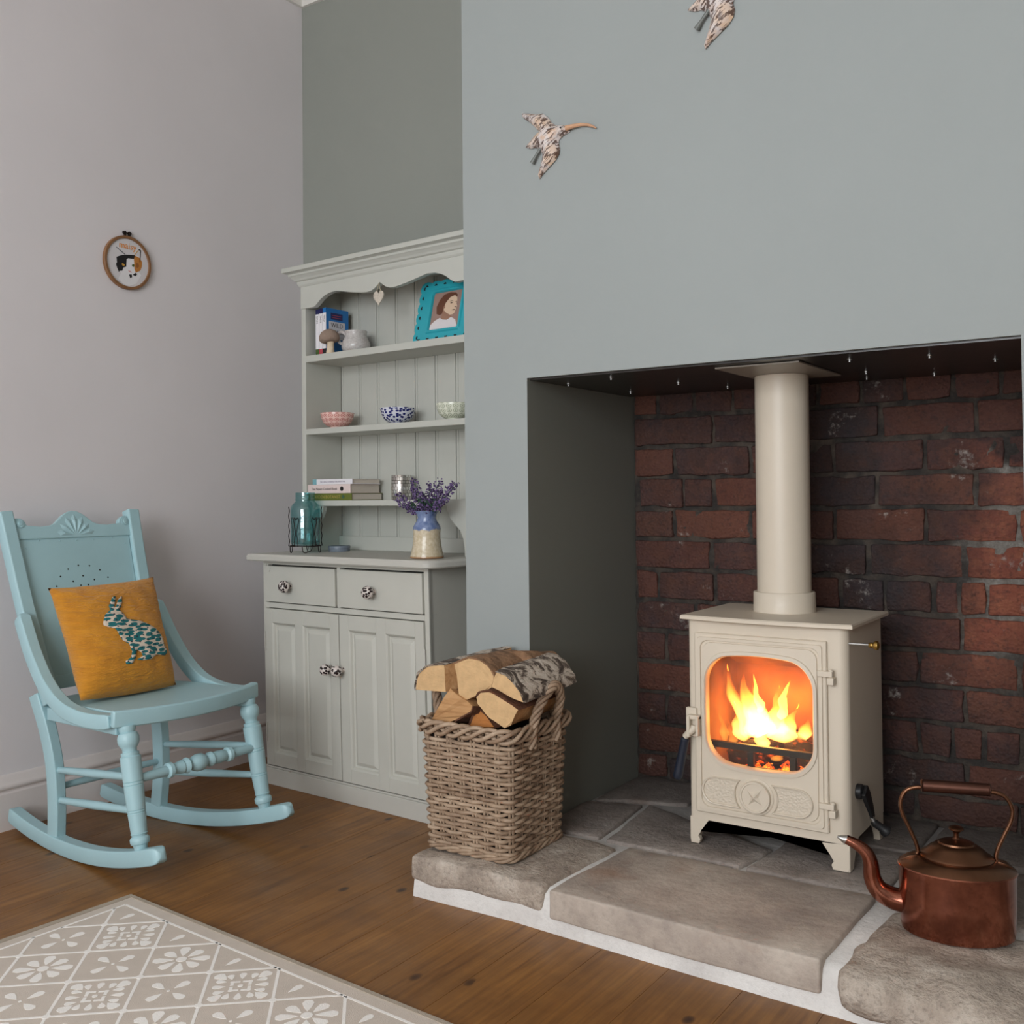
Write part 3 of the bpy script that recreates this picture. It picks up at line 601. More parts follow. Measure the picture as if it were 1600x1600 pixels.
e_o = stuff(obj('embers', em, M['ember'], None, None)); tag(e_o, 'bed of glowing red embers under the logs in the stove', 'embers')
fire = thing('fire', 'bright yellow flames rising from the logs behind the stove glass', 'fire', (-.83, 2.28, .30))
def flame(x, y, z, h, w, lean, seed, mat, thick=.55):
    loops = []
    for i in range(15):
        t = i/14; r = w*(sin(pi*min(1, t)**.48)**1.15)*(1-.1*t)*(1+.5*noise.noise(Vector((t*5, seed*5.3, 3)))) + .0003
        cx = x + lean*t**1.4 + .75*w*noise.noise(Vector((t*2.6, seed*3.7, 0))); cy = y + .3*w*noise.noise(Vector((t*2.3, seed*1.9, 5)))
        loops.append([(cx+r*cos(2*pi*k/14)*(1+.12*noise.noise(Vector((cos(k),t*4,seed)))), cy+r*thick*sin(2*pi*k/14), z+h*t + .12*h*t*noise.noise(Vector((cos(2*pi*k/14)*1.2, sin(2*pi*k/14)*1.2, seed*2.)))) for k in range(14)])
    return obj('flame', MB().loft(loops), mat, fire, 60)
for a in [(-.052,.0,.010,.165,.024,-.052,1,'flame',.7),(-.040,.012,.010,.150,.030,-.030,2,'flame',.7),(-.016,.0,.012,.130,.034,-.014,3,'flame',.7),(.012,.008,.012,.125,.030,.004,4,'flame',.7),(.038,.0,.012,.090,.030,.018,11,'flame',.7),(.066,.01,.012,.062,.022,.026,12,'flame',.7),
          (-.005,-.03,.0,.055,.020,.004,5,'flame',.7),(-.100,-.015,.0,.085,.010,-.020,6,'flame_faint',.6),(-.082,-.02,.0,.060,.012,-.008,7,'flame_faint',.6),(-.062,.01,.0,.095,.018,-.03,8,'flame',.6),(.03,-.045,-.02,.030,.014,.02,9,'flame_faint',.6),(.022,.02,.06,.095,.012,.020,10,'flame_faint',.6),(-.03,.02,.07,.085,.010,-.012,13,'flame_faint',.6)]:
    flame(*a[:7], M[a[7]], a[8])
fl_l = bpy.data.lights.new('fire_light', 'POINT'); fl_l.energy = .35; fl_l.color = (1, .43, .12); fl_l.shadow_soft_size = .035
fo = link(bpy.data.objects.new('fire_light', fl_l)); fo.location = (-.82, 2.245, .375)

# ------------------------------------------------------------------ rocking chair (local x = forward, y = towards the dresser)
CH = (-2.217, 1.649, 0)
ch = thing('rocking_chair', 'pale blue painted wooden rocking chair with turned front legs and carved crest', 'chair', CH, 0)
rock_z = lambda v: (v+.14)**2/(2*1.28)
hw_r = lambda v: .136 + (v+.416)/(.685)*(.194-.136)
SQ = [(-1,-.45),(-.8,-.5),(.8,-.5),(1,-.45),(1,.45),(.8,.5),(-.8,.5),(-1,.45)]
def both(fn):
    for s in (-1, 1): fn(s)
def rocker(s):
    pts = []; vs = [-.425, -.423, -.418, -.410] + [-.398 + .655*i/20 for i in range(21)] + [.268, .277, .2825, .285]
    pts = [(v, s*hw_r(v), rock_z(v)+.019) for v in vs]; rad = [.005, .011, .016, .0185] + [.019]*21 + [.0185, .016, .011, .005]
    obj('rocker', MB().tube(pts, rad, sec=[(a, b*1.75) for a, b in SQ], upv=(0,0,1)), M['chair'], ch, 45, .002)
both(rocker)
LEG = [(0,.014),(.03,.015),(.055,.017),(.06,.0205),(.075,.022),(.10,.022),(.115,.019),(.12,.0165),(.13,.017),(.14,.0195),(.145,.018),(.30,.0205),(.305,.019),(.31,.0205),(.32,.0205),(.325,.019),(.33,.0205),(.52,.0225),(.525,.021),(.53,.0225),(.545,.0225),(.55,.021),(.555,.0225),(.75,.0235),(.76,.020),(.77,.0205),(.785,.0205),(.79,.016),(.82,.0165),(.84,.021),(.87,.0245),(.91,.0245),(.94,.021),(.95,.0165),(.97,.019),(1,.019)]
def fleg(s): obj('front_leg', MB().rod((.196, s*.186, rock_z(.196)+.034), (.138, s*.182, .356), LEG, 20), M['chair'], ch, 35)
both(fleg)
def rleg(s):
    p = bezier([(-.192, s*.153, rock_z(-.192)+.034), (-.186, s*.156, .12), (-.192, s*.159, .22), (-.214, s*.165, .31), (-.245, s*.172, .39)], 16)
    obj('rear_leg', MB().tube(p, .021, sec=[(a, b*1.35) for a, b in SQ], upv=(1,0,0)), M['chair'], ch, 45, .002)
both(rleg)
def bpost(s):
    p = bezier([(-.195, s*.162, .37), (-.236, s*.168, .46), (-.285, s*.177, .59), (-.332, s*.184, .73), (-.366, s*.19, .838), (-.371, s*.191, .854)], 20)
    obj('back_post', MB().tube(p, [.021]*18+[.018,.010], sec=[(a*.8, b*1.75) for a, b in SQ], upv=(1,0,.3)), M['chair'], ch, 45, .0025)
both(bpost)
def arm(s):
    p = bezier([(-.272, s*.198, .592), (-.252, s*.201, .562), (-.205, s*.205, .493), (-.145, s*.208, .427), (-.075, s*.209, .383), (.0, s*.208, .366), (.07, s*.206, .364), (.118, s*.205, .368)], 30)
    rad = [.012,.019] + [.021]*26 + [.020,.017]
    a = obj('arm', MB().tube(p, rad, sec=[(q*.85, r*1.5) for q, r in SQ], upv=(.35,0,1)), M['chair'], ch, 45, .003)
both(arm)
seat_poly = [(-.205,-.155),(-.205,.155),(-.1,.182),(.05,.186),(.13,.186),(.147,.15),(.156,.08),(.158,0),(.156,-.08),(.147,-.15),(.13,-.186),(.05,-.186),(-.1,-.182)]
obj('seat', MB().prism(seat_poly, lambda a, b, t: (a, b, t - .03*(.15-a)*.4), .368, .385), M['chair'], ch, 40, .003)
fr_p = bezier([(.128,-.215,.376),(.142,-.17,.374),(.160,-.08,.372),(.164,0,.371),(.160,.08,.372),(.142,.17,.374),(.128,.215,.376)], 24)
obj('front_rail', MB().tube(fr_p, .021, sec=[(a*.95, b*1.1) for a, b in SQ], upv=(0,0,1)), M['chair'], ch, 45, .004)
both(lambda s: obj('side_rail', MB().tube([(-.20, s*.166, .345), (.12, s*.19, .35)], .016, sec=SQ, upv=(0,0,1)), M['chair'], ch, 45, .002))
# back panel: lies in the slanted plane through (v -.215,w .37) and (-.355,.83)
B0 = Vector((-.222, 0, .37)); BE = Vector((-.14, 0, .46)).normalized(); BN = Vector((BE.z, 0, -BE.x))
bp_ = lambda y, s, d: tuple(B0 + Vector((0, y, 0)) + BE*s + BN*d)
pan = [(-.150,.045),(-.152,.12),(-.160,.28),(-.166,.43),(.166,.43),(.160,.28),(.152,.12),(.150,.045)]
obj('back_panel', MB().prism(pan, bp_, -.004, .003), M['chair'], ch, None, .001)
obj('back_rail', MB().prism([(-.152,.028),(-.152,.062),(.152,.062),(.152,.028)], bp_, -.008, .007), M['chair'], ch, None, .002)
half = [(.172,.428),(.172,.478),(.165,.487),(.152,.486),(.142,.477),(.138,.466),(.10,.462),(.075,.464),(.058,.470),(.045,.481),(.03,.494),(.015,.502),(0,.505)]
crest = half + [(-a, b) for a, b in half[-2::-1]]
cr = obj('crest_rail', MB().prism(crest, bp_, -.010, .008), M['chair'], ch, None, .0025)
for k in range(7):
    a = radians(12+26*k); q = MB(); d = Vector((cos(a), sin(a))); nn = Vector((-d.y, d.x)); L = (.058,.056,.060,.063,.060,.056,.058)[k]
    tri = [(d*.006, .001), (d*L*.8 + nn*.0082, .0), (d*L, 0), (d*L*.8 - nn*.0082, 0)]
    v = [bp_(c.x, (.433)+c.y, .008) for c, _ in tri] + [bp_((d*L*.6).x, (.433)+(d*L*.6).y, .0125)]
    q.add(v, [(0,1,4),(1,2,4),(2,3,4),(3,0,4)]); obj('carved_ray', q, M['chair'], cr, None)
for s in (-1, 1):
    c = Vector(bp_(s*.157, .470, .0)); obj('scroll_roundel', MB().rod(c+BN*.007, c+BN*.013, [(0,.0105),(.6,.0105),(.6,.006),(1,.005)], 18), M['chair'], cr)
dots = [(-.148,.405),(-.11,.424),(-.05,.421),(0,.421),(.05,.421),(.11,.424),(.148,.405),(-.147,.30),(.147,.30),(-.143,.2),(.143,.2),(-.139,.1),(.139,.1)]
nm = MB(); [nm.lathe([(.0022,0),(.0018,.0012),(.0004,.0018)], 8, bp_(a, b, .003), BN.to_track_quat('Z','Y').to_matrix()) for a, b in dots]
stuff(obj('tack_heads', nm, M['chair'], ch))
hm = MB()
ring = [(0,0)] + [(.045*cos(k*pi/4), .045*sin(k*pi/4)) for k in range(8)] + [(.085*cos(k*pi/8+.1), .075*sin(k*pi/8+.1)) for k in range(16)] + [(.022*cos(k*pi/3), .022*sin(k*pi/3)) for k in range(6)]
for a, b in ring: hm.lathe([(.0024,0),(.0024,.0004)], 8, bp_(a, .275+b, .0031), BN.to_track_quat('Z','Y').to_matrix())
stuff(obj('punched_holes', hm, M['dark'], ch))
both(lambda s: (obj('side_stretcher', MB().rod((-.178, s*.158, .204), (.166, s*.180, .240), [(0,.008),(.5,.0105),(1,.008)], 12), M['chair'], ch),
                obj('side_stretcher', MB().rod((-.178, s*.156, .128), (.178, s*.182, .165), [(0,.008),(.5,.0105),(1,.008)], 12), M['chair'], ch)))
FS = [(0,.009),(.22,.0125),(.24,.012),(.25,.018),(.275,.0185),(.29,.012),(.31,.013),(.36,.0165),(.37,.014),(.38,.017),(.40,.0195),(.41,.015),(.43,.012),(.45,.017),(.48,.021),(.52,.021),(.54,.016),(.56,.012),(.58,.0175),(.60,.018),(.61,.015),(.66,.016),(.71,.0145),(.72,.012),(.735,.018),(.76,.0185),(.77,.012),(.79,.0125),(1,.009)]
obj('front_stretcher', MB().rod((.168,-.184,.236), (.168,.184,.236), FS, 18), M['chair'], ch, 35)
obj('rear_stretcher', MB().rod((-.188,-.155,.158), (-.188,.155,.158), [(0,.008),(.5,.0105),(1,.008)], 12), M['chair'], ch)

# cushion
cu = thing('cushion', 'mustard yellow linen cushion with a teal leaf-print rabbit, propped on the chair', 'cushion', CH, 0)
TL, TR, BR, BL = Vector((-.192,-.176,.662)), Vector((-.195,.139,.668)), Vector((-.045,.098,.390)), Vector((-.045,-.182,.396))
CN = (TR-TL).cross(BL-TL).normalized(); CN = CN if CN.x > 0 else -CN
def pil(u, v, side):   # u 0..1 left-right, v 0..1 bottom-top
    a, b = 2*u-1, 2*v-1
    pin = 1 - .075*(1-b*b)*abs(a)**2 * (1.0) ; pinv = 1 - (.05 if b > 0 else -.035)*(1-a*a)*abs(b)**2
    uu, vv = .5+.5*a*pin, .5+.5*b*pinv
    p = BL.lerp(BR, uu).lerp(TL.lerp(TR, uu), vv)
    prof = max(0, (1-abs(a)**2.6))**.55 * max(0, (1-abs(b)**2.6))**.55
    bot = 1 + .25*max(0, -b)
    wr = .004*noise.noise(Vector((u*3, v*16, 2))) + .003*noise.noise(Vector((u*9, v*9, 7)))
    return p + CN*(side*(.062*prof*bot) + wr*prof*(1 if side > 0 else 0))
N = 36; vs = []; fs = []
for side in (1, -1):
    o = len(vs)
    for j in range(N+1):
        for i in range(N+1): vs.append(tuple(pil(i/N, j/N, side)))
    fs += [(o+j*(N+1)+i, o+j*(N+1)+i+1, o+(j+1)*(N+1)+i+1, o+(j+1)*(N+1)+i) for j in range(N) for i in range(N)]
cov = obj('cover', MB().add(vs, fs), M['linen'], cu, 80)
bm = bmesh.new(); bm.from_mesh(cov.data); bmesh.ops.remove_doubles(bm, verts=bm.verts, dist=1e-5); bmesh.ops.recalc_face_normals(bm, faces=bm.faces); bm.to_mesh(cov.data); bm.free()
RAB = [(.268,.563),(.301,.628),(.357,.66),(.364,.705),(.418,.783),(.451,.791),(.433,.736),(.4,.677),(.426,.691),(.468,.755),(.512,.789),(.501,.729),(.467,.679),(.441,.662),(.476,.608),(.493,.567),(.575,.538),(.685,.505),(.765,.456),(.815,.394),(.833,.311),(.867,.274),(.853,.235),(.81,.213),(.701,.224),(.637,.192),(.555,.192),(.494,.204),(.554,.228),(.544,.261),(.504,.283),(.48,.222),(.443,.18),(.381,.184),(.382,.208),(.436,.228),(.452,.274),(.439,.347),(.394,.384),(.366,.45),(.35,.491),(.304,.516),(.266,.54)]
bm = bmesh.new(); bm.faces.new([bm.verts.new((a, b, 0)) for a, b in RAB]); bm.normal_update(); bmesh.ops.triangulate(bm, faces=bm.faces)
for _ in range(3):
    bmesh.ops.subdivide_edges(bm, edges=[e for e in bm.edges if e.calc_length() > .035], cuts=1, use_grid_fill=False); bmesh.ops.triangulate(bm, faces=bm.faces)
for v in bm.verts: v.co = pil(v.co.x, v.co.y, 1) + CN*.0022
me = bpy.data.meshes.new('rabbit_applique'); bm.to_mesh(me); bm.free(); me.materials.append(M['rabbit'])
for p in me.polygons: p.use_smooth = True
ra = link(bpy.data.objects.new('rabbit_applique', me), cu); sol = ra.modifiers.new('thickness', 'SOLIDIFY'); sol.thickness = .0012; sol.offset = 0

# ------------------------------------------------------------------ dresser base cabinet
DO, DR = (-2.425, 2.206, 0), radians(-3.4)
ca = thing('dresser_cabinet', 'grey-green painted pine dresser base with two drawers above two panelled doors', 'cabinet', DO, DR)
CW, CD, WT = .695, .335, .712
sh = lambda mb: (setattr(mb, 'v', [(x + .024*(.36-z), y, z) for x, y, z in mb.v]), mb)[1]    # old carcass racked slightly out of square
car = MB().box(0, .02, .004, CD, .0, .69).box(CW-.02, CW, .004, CD, .0, .69).box(.02, CW-.02, CD-.012, CD, .04, .69).box(.02, CW-.02, .02, CD-.012, .05, .062)
obj('carcass', sh(car), M['dresser'], ca, None, .0015)
ff = MB().box(0, .013, 0, .02, .055, .69).box(CW-.016, CW, 0, .02, .055, .69).box(.012, CW-.016, 0, .02, .679, .69).box(.012, CW-.016, 0, .02, .545, .561).box(.334, .348, 0, .02, .561, .679)
obj('dark_backing', sh(MB().box(.021, CW-.021, .019, .03, .06, .68)), M['dark'], ca, None)  # dark sheet added behind the fronts to shade the gaps
obj('face_frame', sh(ff), M['dresser'], ca, None, .0015)
obj('plinth', sh(MB().box(-.004, CW+.004, -.008, .02, 0, .052).box(-.004, .02, .02, CD, 0, .05).box(CW-.016, CW+.004, .02, CD, 0, .05).box(-.001, CW+.001, -.005, .02, .052, .058)), M['dresser_edge'], ca, None, .002)
wt = [(-.04,-.038),(.70,-.038)] + arc(.70, -.012, .026, -90, -30, 4) + [(.735,.0),(.735,CD),(-.04,CD)]
obj('worktop', MB().loft([[(a*1+(.004 if a < 0 else -.004), b+(.004 if b < 0 else 0), .690) for a, b in wt], [(a, b, .694) for a, b in wt], [(a, b, .705) for a, b in wt], [(a+(.005 if a < 0 else -.005), b+(.005 if b < 0 else 0), WT) for a, b in wt]]), M['dresser_edge'], ca, 30)
def knob(parent, x, z, r=.019):
    return obj('knob', sh(MB().lathe([(.008,0),(.006,.006),(.006,.010),(.011,.012),(r*.85,.017),(r,.024),(r*.95,.031),(r*.75,.037),(r*.4,.041),(.001,.042)], 24, (x, -.006, z), RX)), M['knob'], parent, 50)
for (a, b), kx in (((.0155,.3305),.135), ((.3515,.676),.492)):
    d = obj('drawer', sh(MB().box(a, b, -.006, .018, .5640, .6745)), M['dresser'], ca, None, .0018); knob(d, kx, .616)
def cdoor(a, b, kx, p):
    z0, z1 = .061, .5425; d = MB(); (p0, p1), (p2, p3) = p; pz0, pz1 = .10, .50
    d.box(a, p0, -.006, .016, z0, z1).box(p1, p2, -.006, .016, z0, z1).box(p3, b, -.006, .016, z0, z1)
    for q0, q1 in p: d.box(q0, q1, -.006, .016, z0, pz0).box(q0, q1, -.006, .016, pz1, z1)
    o = obj('door', sh(d), M['dresser'], ca, None, .0012)
    for q0, q1 in p:
        L = lambda i, y: [(q0+i, y, pz0+i), (q1-i, y, pz0+i), (q1-i, y, pz1-i), (q0+i, y, pz1-i)]
        obj('door_panel', sh(MB().loft([L(0,.014), L(0,-.0058), L(.004,-.002), L(.007,.004), L(.012,.005), L(.022,-.001), L(.024,-.0015)], False, True)), M['dresser'], o, None)
    knob(o, kx, .383, .017); return o
d1 = cdoor(.0145, .3425, .311, [(.046,.151),(.186,.305)]); d2 = cdoor(.3465, .6775, .346+.012, [(.384,.496),(.534,.646)])
for dd, hx in ((d1, .011), (d2, .681)):
    for hz in (.16, .44): obj('hinge', sh(MB().rod((hx, -.006, hz-.03), (hx, -.006, hz+.03), [(0,.0022),(1,.0022)], 8)), M['dresser_edge'], dd)

# ------------------------------------------------------------------ dresser hutch
hu = thing('dresser_hutch', 'grey-green painted plate rack with three shelves and scalloped valance, standing on the dresser base', 'shelf unit', DO, DR)
HW, HY, HB = .722, .155, .31
for x0, x1 in ((0, .02), (HW-.02, HW)): obj('side_board', MB().box(x0, x1, HY, HB, WT, 1.60), M['dresser_plain'], hu, None, .0012)
pl = .0845; x0 = .02; bp0 = None; k = 0
while x0 < HW-.021:
    w = min(pl, HW-.02-x0) - .0025
    m = MB().loft([[(x0, HB+.009, z), (x0, HB+.002, z), (x0+.002, HB, z), (x0+.009, HB, z), (x0+.0105, HB+.0025, z), (x0+.012, HB, z), (x0+w-.002, HB, z), (x0+w, HB+.002, z), (x0+w, HB+.009, z)] for z in (.74, 1.60)])
    obj('back_plank', m, M['dresser_plain'], hu, None); x0 += pl; k += 1
obj('back_sheet', MB().box(.0, HW, HB+.009, HB+.012, WT, 1.60), M['dresser_plain'], hu, None)
obj('lower_rail', MB().box(.02, HW-.02, HB-.014, HB, WT, .757), M['dresser_plain'], hu, None, .0015)
for z0, z1 in ((1.324,1.346),(1.089,1.108),(.858,.876)): obj('shelf', MB().box(.0195, HW-.0195, HY-.001, HB, z0, z1), M['dresser_plain'], hu, None, .002)
V_ = [(.02,1.500),(.062,1.500),(.075,1.507),(.096,1.522),(.115,1.531),(.137,1.537),(.168,1.539),(.2,1.533),(.24,1.525),(.281,1.519),(.305,1.517),(.322,1.518),(.338,1.524),(.35,1.532)]
val = V_ + [(.361,1.540)] + [(HW-a, b) for a, b in V_[::-1]]
val = [(.0,1.600),(.0,1.50)] + val + [(HW,1.50),(HW,1.600)]
obj('valance', MB().prism(val, lambda a, b, t: (a, t, b), HY-.003, HY+.016), M['dresser_plain'], hu, None, .0012)
ck = []
for ov, z in ((.004,1.572),(.008,1.578),(.010,1.585),(.010,1.588),(.016,1.591),(.020,1.597),(.027,1.604),(.030,1.606),(.030,1.612),(.034,1.614),(.043,1.6165),(.045,1.6165),(.045,1.630),(.043,1.632)):
    ck.append([(-ov, HY-ov, z), (HW+ov, HY-ov, z), (HW+ov, HB+.012, z), (-ov, HB+.012, z)])
obj('cornice', MB().loft(ck), M['dresser_plain'], hu, None, .0006)
br = [(.0,.858),(.098,.858),(.096,.842),(.086,.822),(.066,.802),(.048,.786),(.038,.765),(.033,.74),(.031,WT),(.0,WT)]
obj('bracket', MB().prism(br, lambda a, b, t: (a, t, b), HY, HY+.018), M['dresser_plain'], hu, None, .0015)
br2 = [(HW-a, b+(.0185 if b == .858 else 0)) for a, b in br]
obj('bracket', MB().prism(br2, lambda a, b, t: (a, t, b), HY-.003, HY+.018), M['dresser_plain'], hu, None, .0015)
DM = Matrix.Translation(Vector(DO)) @ Matrix.Rotation(DR, 4, 'Z')
def dthing(name, label, cat, loc, rz=0, group=None): return thing(name, label, cat, DM @ Vector(loc), DR+rz, group)

# books standing on the top shelf
for k, (lab, cm, foot) in enumerate((('thin white-spined paperback leaning on the hutch side, leftmost on the top shelf', 'book_white', 'thread_green'), ('thin white-spined paperback in the middle of three on the top shelf', 'book_white', 'label_red'), ('blue-covered wild flower paperback beside the grey pot on the top shelf', 'book_blue', 'book_dark'))):
    x = .0385 + k*.0168; t = dthing('paperback_book', lab, 'book', (x, .182, 1.346), 0, 'paperbacks on the top shelf')
    hgt = .152 + .001*k
    c = obj('cover', MB().box(0, .001, 0, .098, 0, hgt).box(.0152, .0162, 0, .098, 0, hgt).box(0, .0162, 0, .0012, 0, hgt), M['book_blue'] if k == 2 else M['book_navy'], t, None)
    obj('pages', MB().box(.001, .0152, .0012, .096, .001, hgt-.001), M['page'], t, None)
    obj('spine_band', MB().box(.0004, .0158, -.0004, .0002, .022, hgt-.016), M['book_white'], t, None)
    obj('spine_foot', MB().box(.0004, .0158, -.0004, .0002, .0, .022), M[foot], t, None)
    text_mesh('WILD' if k == 2 else ('TREES' if k else 'BIRDS'), .0095, M['ink'], 'spine_lettering', t, Matrix.Translation((.0045, -.0005, hgt-.022)) @ FRONT @ Matrix.Rotation(radians(-90), 4, 'Z'), .0001)
    if k == 2:
        obj('cover_label', MB().box(.0162, .0165, .012, .082, .055, .112), M['label_white'], t, None)
        obj('title_panel', MB().box(.0162, .0165, .02, .072, .118, .140), M['book_navy'], t, None)
        text_mesh('WILD', .021, M['ink'], 'cover_lettering', t, Matrix.Translation((.0167, .047, .093)) @ SIDE, .0001, 'CENTER')
        text_mesh('FLOWERS', .019, M['ink'], 'cover_lettering', t, Matrix.Translation((.0167, .047, .072)) @ SIDE, .0001, 'CENTER', 0, .8)
        obj('panel_line', MB().box(.0165, .0167, .026, .066, .131, .1325).box(.0165, .0167, .026, .066, .124, .1255), M['label_red'], t, None)
# mushroom, pot, frame, heart
mu = dthing('mushroom_ornament', 'felt mushroom ornament with grey-brown cap in front of the grey pot', 'ornament', (.118, .172, 1.346))
obj('stem', MB().tube(bezier([(0,0,0),(.001,0,.02),(.003,-.001,.04),(.004,-.001,.055)], 10), [.0135,.013,.012,.0115,.011,.011,.011,.011,.011,.011], 14), M['mush_stem'], mu, 60)
obj('cap', MB().lathe([(.001,.040),(.018,.036),(.029,.040),(.0335,.048),(.032,.058),(.025,.070),(.014,.077),(.001,.079)], 28, (.004,-.001,0), Matrix.Rotation(radians(-8), 3, 'Y')), M['mush_cap'], mu, 60)
po = dthing('stoneware_pot', 'squat grey glazed stoneware pot with side handle on the top shelf', 'pot', (.172, .233, 1.346))
obj('body', MB().lathe([(0.0007,0.0000),(0.0328,0.0000),(0.0380,0.0033),(0.0445,0.0149),(0.0465,0.0249),(0.0445,0.0365),(0.0380,0.0498),(0.0347,0.0598),(0.0350,0.0681),(0.0367,0.0722),(0.0360,0.0739),(0.0334,0.0714),(0.0324,0.0622),(0.0360,0.0481),(0.0419,0.0332),(0.0393,0.0124),(0.0007,0.0066)], 40), M['pot'], po, 50)
obj('handle', MB().tube(bezier([(-.031,-.014,.064),(-.042,-.020,.073),(-.054,-.026,.068),(-.057,-.027,.054),(-.050,-.024,.040),(-.041,-.019,.034)], 18), .0055, 10), M['pot'], po, 60)
fr = dthing('photo_frame', 'turquoise pierced metal photo frame with a sepia portrait, leaning on the top shelf', 'photo frame', (.458, .200, 1.3475))
LE = radians(14); fp_ = lambda a, b, d: (a, b*sin(LE) - d*cos(LE), b*cos(LE) + d*sin(LE))
def scal(w, h, n1, n2, r):
    o = []
    def run(x0, z0, x1, z1, n):
        dx, dz = (x1-x0)/n, (z1-z0)/n; L = sqrt(dx*dx+dz*dz); nx, nz = dz/L, -dx/L
        for i in range(n):
            for t in (0, .2, .5, .8): o.append((x0+dx*(i+t)+nx*r*4*t*(1-t), z0+dz*(i+t)+nz*r*4*t*(1-t)))
    run(0,0,w,0,n1); run(w,0,w,h,n2); run(w,h,0,h,n1); run(0,h,0,0,n2); return o
W_, H_ = .219, .19; ou = scal(W_, H_, 6, 6, .006); n_ = len(ou)
ix0, ix1, iz0, iz1 = .054, .166, .036, .154
def inner(px, pz, e):    # project the outline onto the opening rectangle
    cx, cz = (ix0+ix1)/2, (iz0+iz1)/2; hx, hz = (ix1-ix0)/2+e, (iz1-iz0)/2+e; dx, dz = (px-cx)/hx, (pz-cz)/hz; m = max(abs(dx), abs(dz)); return (cx+dx/m*hx, cz+dz/m*hz)
loops = [[fp_(a, b, 0) for a, b in ou], [fp_(a, b, .004) for a, b in ou]] + [[fp_(*inner(a, b, e), d) for a, b in ou] for e, d in ((.012,.005),(.009,.009),(.003,.009),(0,.004),(0,0))]
fb_ = obj('frame_border', MB().ringloft(loops), M['turquoise'], fr, 40)
cm = MB()
def petal(mb, a, b, rot, L=.0062, w=.0021, d=.0044, y=fp_):
    pts = [(0,0),(L*.4,w),(L*.8,w*.8),(L,0),(L*.8,-w*.8),(L*.4,-w)]
    mb.prism([(a+x*cos(rot)-z*sin(rot), b+x*sin(rot)+z*cos(rot)) for x, z in pts], y, d, d+.0003)
for i in range(6):
    for s, x in ((0,.012),(1,W_-.012)):
        for q in range(4): petal(cm, x, H_*(i+.5)/6, radians((180 if s == 0 else 0)-75+50*q))
for i in range(6):
    for s, z in ((0,.010),(1,H_-.010)):
        for q in range(4): petal(cm, W_*(i+.5)/6, z, radians((-90 if s == 0 else 90)-75+50*q))
stuff(obj('pierced_cutouts', cm, M['dark'], fb_, None))
obj('easel_stand', MB().add([fp_(.07,.12,-.001), fp_(.10,.12,-.001), (.13,.098,.0), (.09,.098,.0), fp_(.07,.12,-.004), fp_(.10,.12,-.004), (.13,.101,.0), (.09,.101,.0)], [(0,1,2,3),(4,5,6,7),(0,1,5,4),(1,2,6,5),(2,3,7,6),(3,0,4,7)]), M['dark'], fr, None)
def layer(name, poly, mat, d, par): return obj(name, MB().prism(poly, fp_, d, d+.0003), mat, par, None)
ph = layer('photograph', [(ix0-.002,iz0-.002),(ix1+.002,iz0-.002),(ix1+.002,iz1+.002),(ix0-.002,iz1+.002)], M['photo_ground'], .0016, fr)
pc = lambda pts: [(ix0+a*(ix1-ix0), iz0+b*(iz1-iz0)) for a, b in pts]
layer('print_hair', pc([(.18,.42),(.14,.62),(.22,.80),(.36,.93),(.56,.97),(.76,.94),(.84,.86),(.78,.80),(.62,.78),(.52,.68),(.46,.52),(.40,.42),(.30,.38)]), M['photo_hair'], .0020, ph)
layer('print_face', pc([(.46,.70),(.58,.83),(.74,.87),(.83,.80),(.85,.70),(.84,.63),(.88,.56),(.85,.53),(.86,.49),(.83,.45),(.83,.40),(.76,.35),(.66,.35),(.52,.42),(.42,.50),(.40,.58)]), M['photo_skin'], .0022, ph)
layer('print_neck', pc([(.36,.30),(.40,.52),(.52,.42),(.66,.36),(.70,.30),(.68,.22),(.50,.18)]), M['photo_shade'], .0021, ph)
layer('print_dress', pc([(.0,.0),(.02,.14),(.16,.24),(.32,.30),(.44,.24),(.58,.22),(.72,.28),(.88,.20),(.98,.0)]), M['photo_dress'], .0024, ph)
for n2, q in (('print_eye', [(.60,.67),(.66,.69),(.72,.67),(.66,.655)]), ('print_eye', [(.79,.68),(.82,.70),(.845,.68),(.82,.665)]), ('print_brow', [(.57,.71),(.66,.735),(.73,.71),(.66,.72)]), ('print_lips', [(.70,.47),(.77,.485),(.84,.475),(.78,.455)]), ('print_nose_shadow', [(.78,.555),(.84,.56),(.86,.54),(.80,.535)]), ('print_ear', [(.40,.60),(.44,.64),(.46,.56),(.42,.53)])):
    layer(n2, pc(q), M['photo_shade'] if n2 == 'print_ear' else M['photo_dark'], .0025, ph)
ht = dthing('hanging_heart', 'small pale wooden heart on a cord hanging from the valance cusp', 'ornament', (.361, HY-.006, 1.533))
hp = []
for i in range(32):
    a = 2*pi*i/32; hp.append((.0215*sin(a)**3*1.0, -.040 + .00140*(13*cos(a)-5*cos(2*a)-2*cos(3*a)-cos(4*a))*1.15))
obj('heart', MB().prism(hp, lambda a, b, t: (a, t, b), -.003, .001), M['heart_wood'], ht, None, .001)
obj('cord', MB().tube([(-.010,-.001,-.026),(-.005,-.001,-.012),(0,-.001,.004),(.005,-.001,-.012),(.010,-.001,-.026)], .0008, 6), M['cord'], ht)

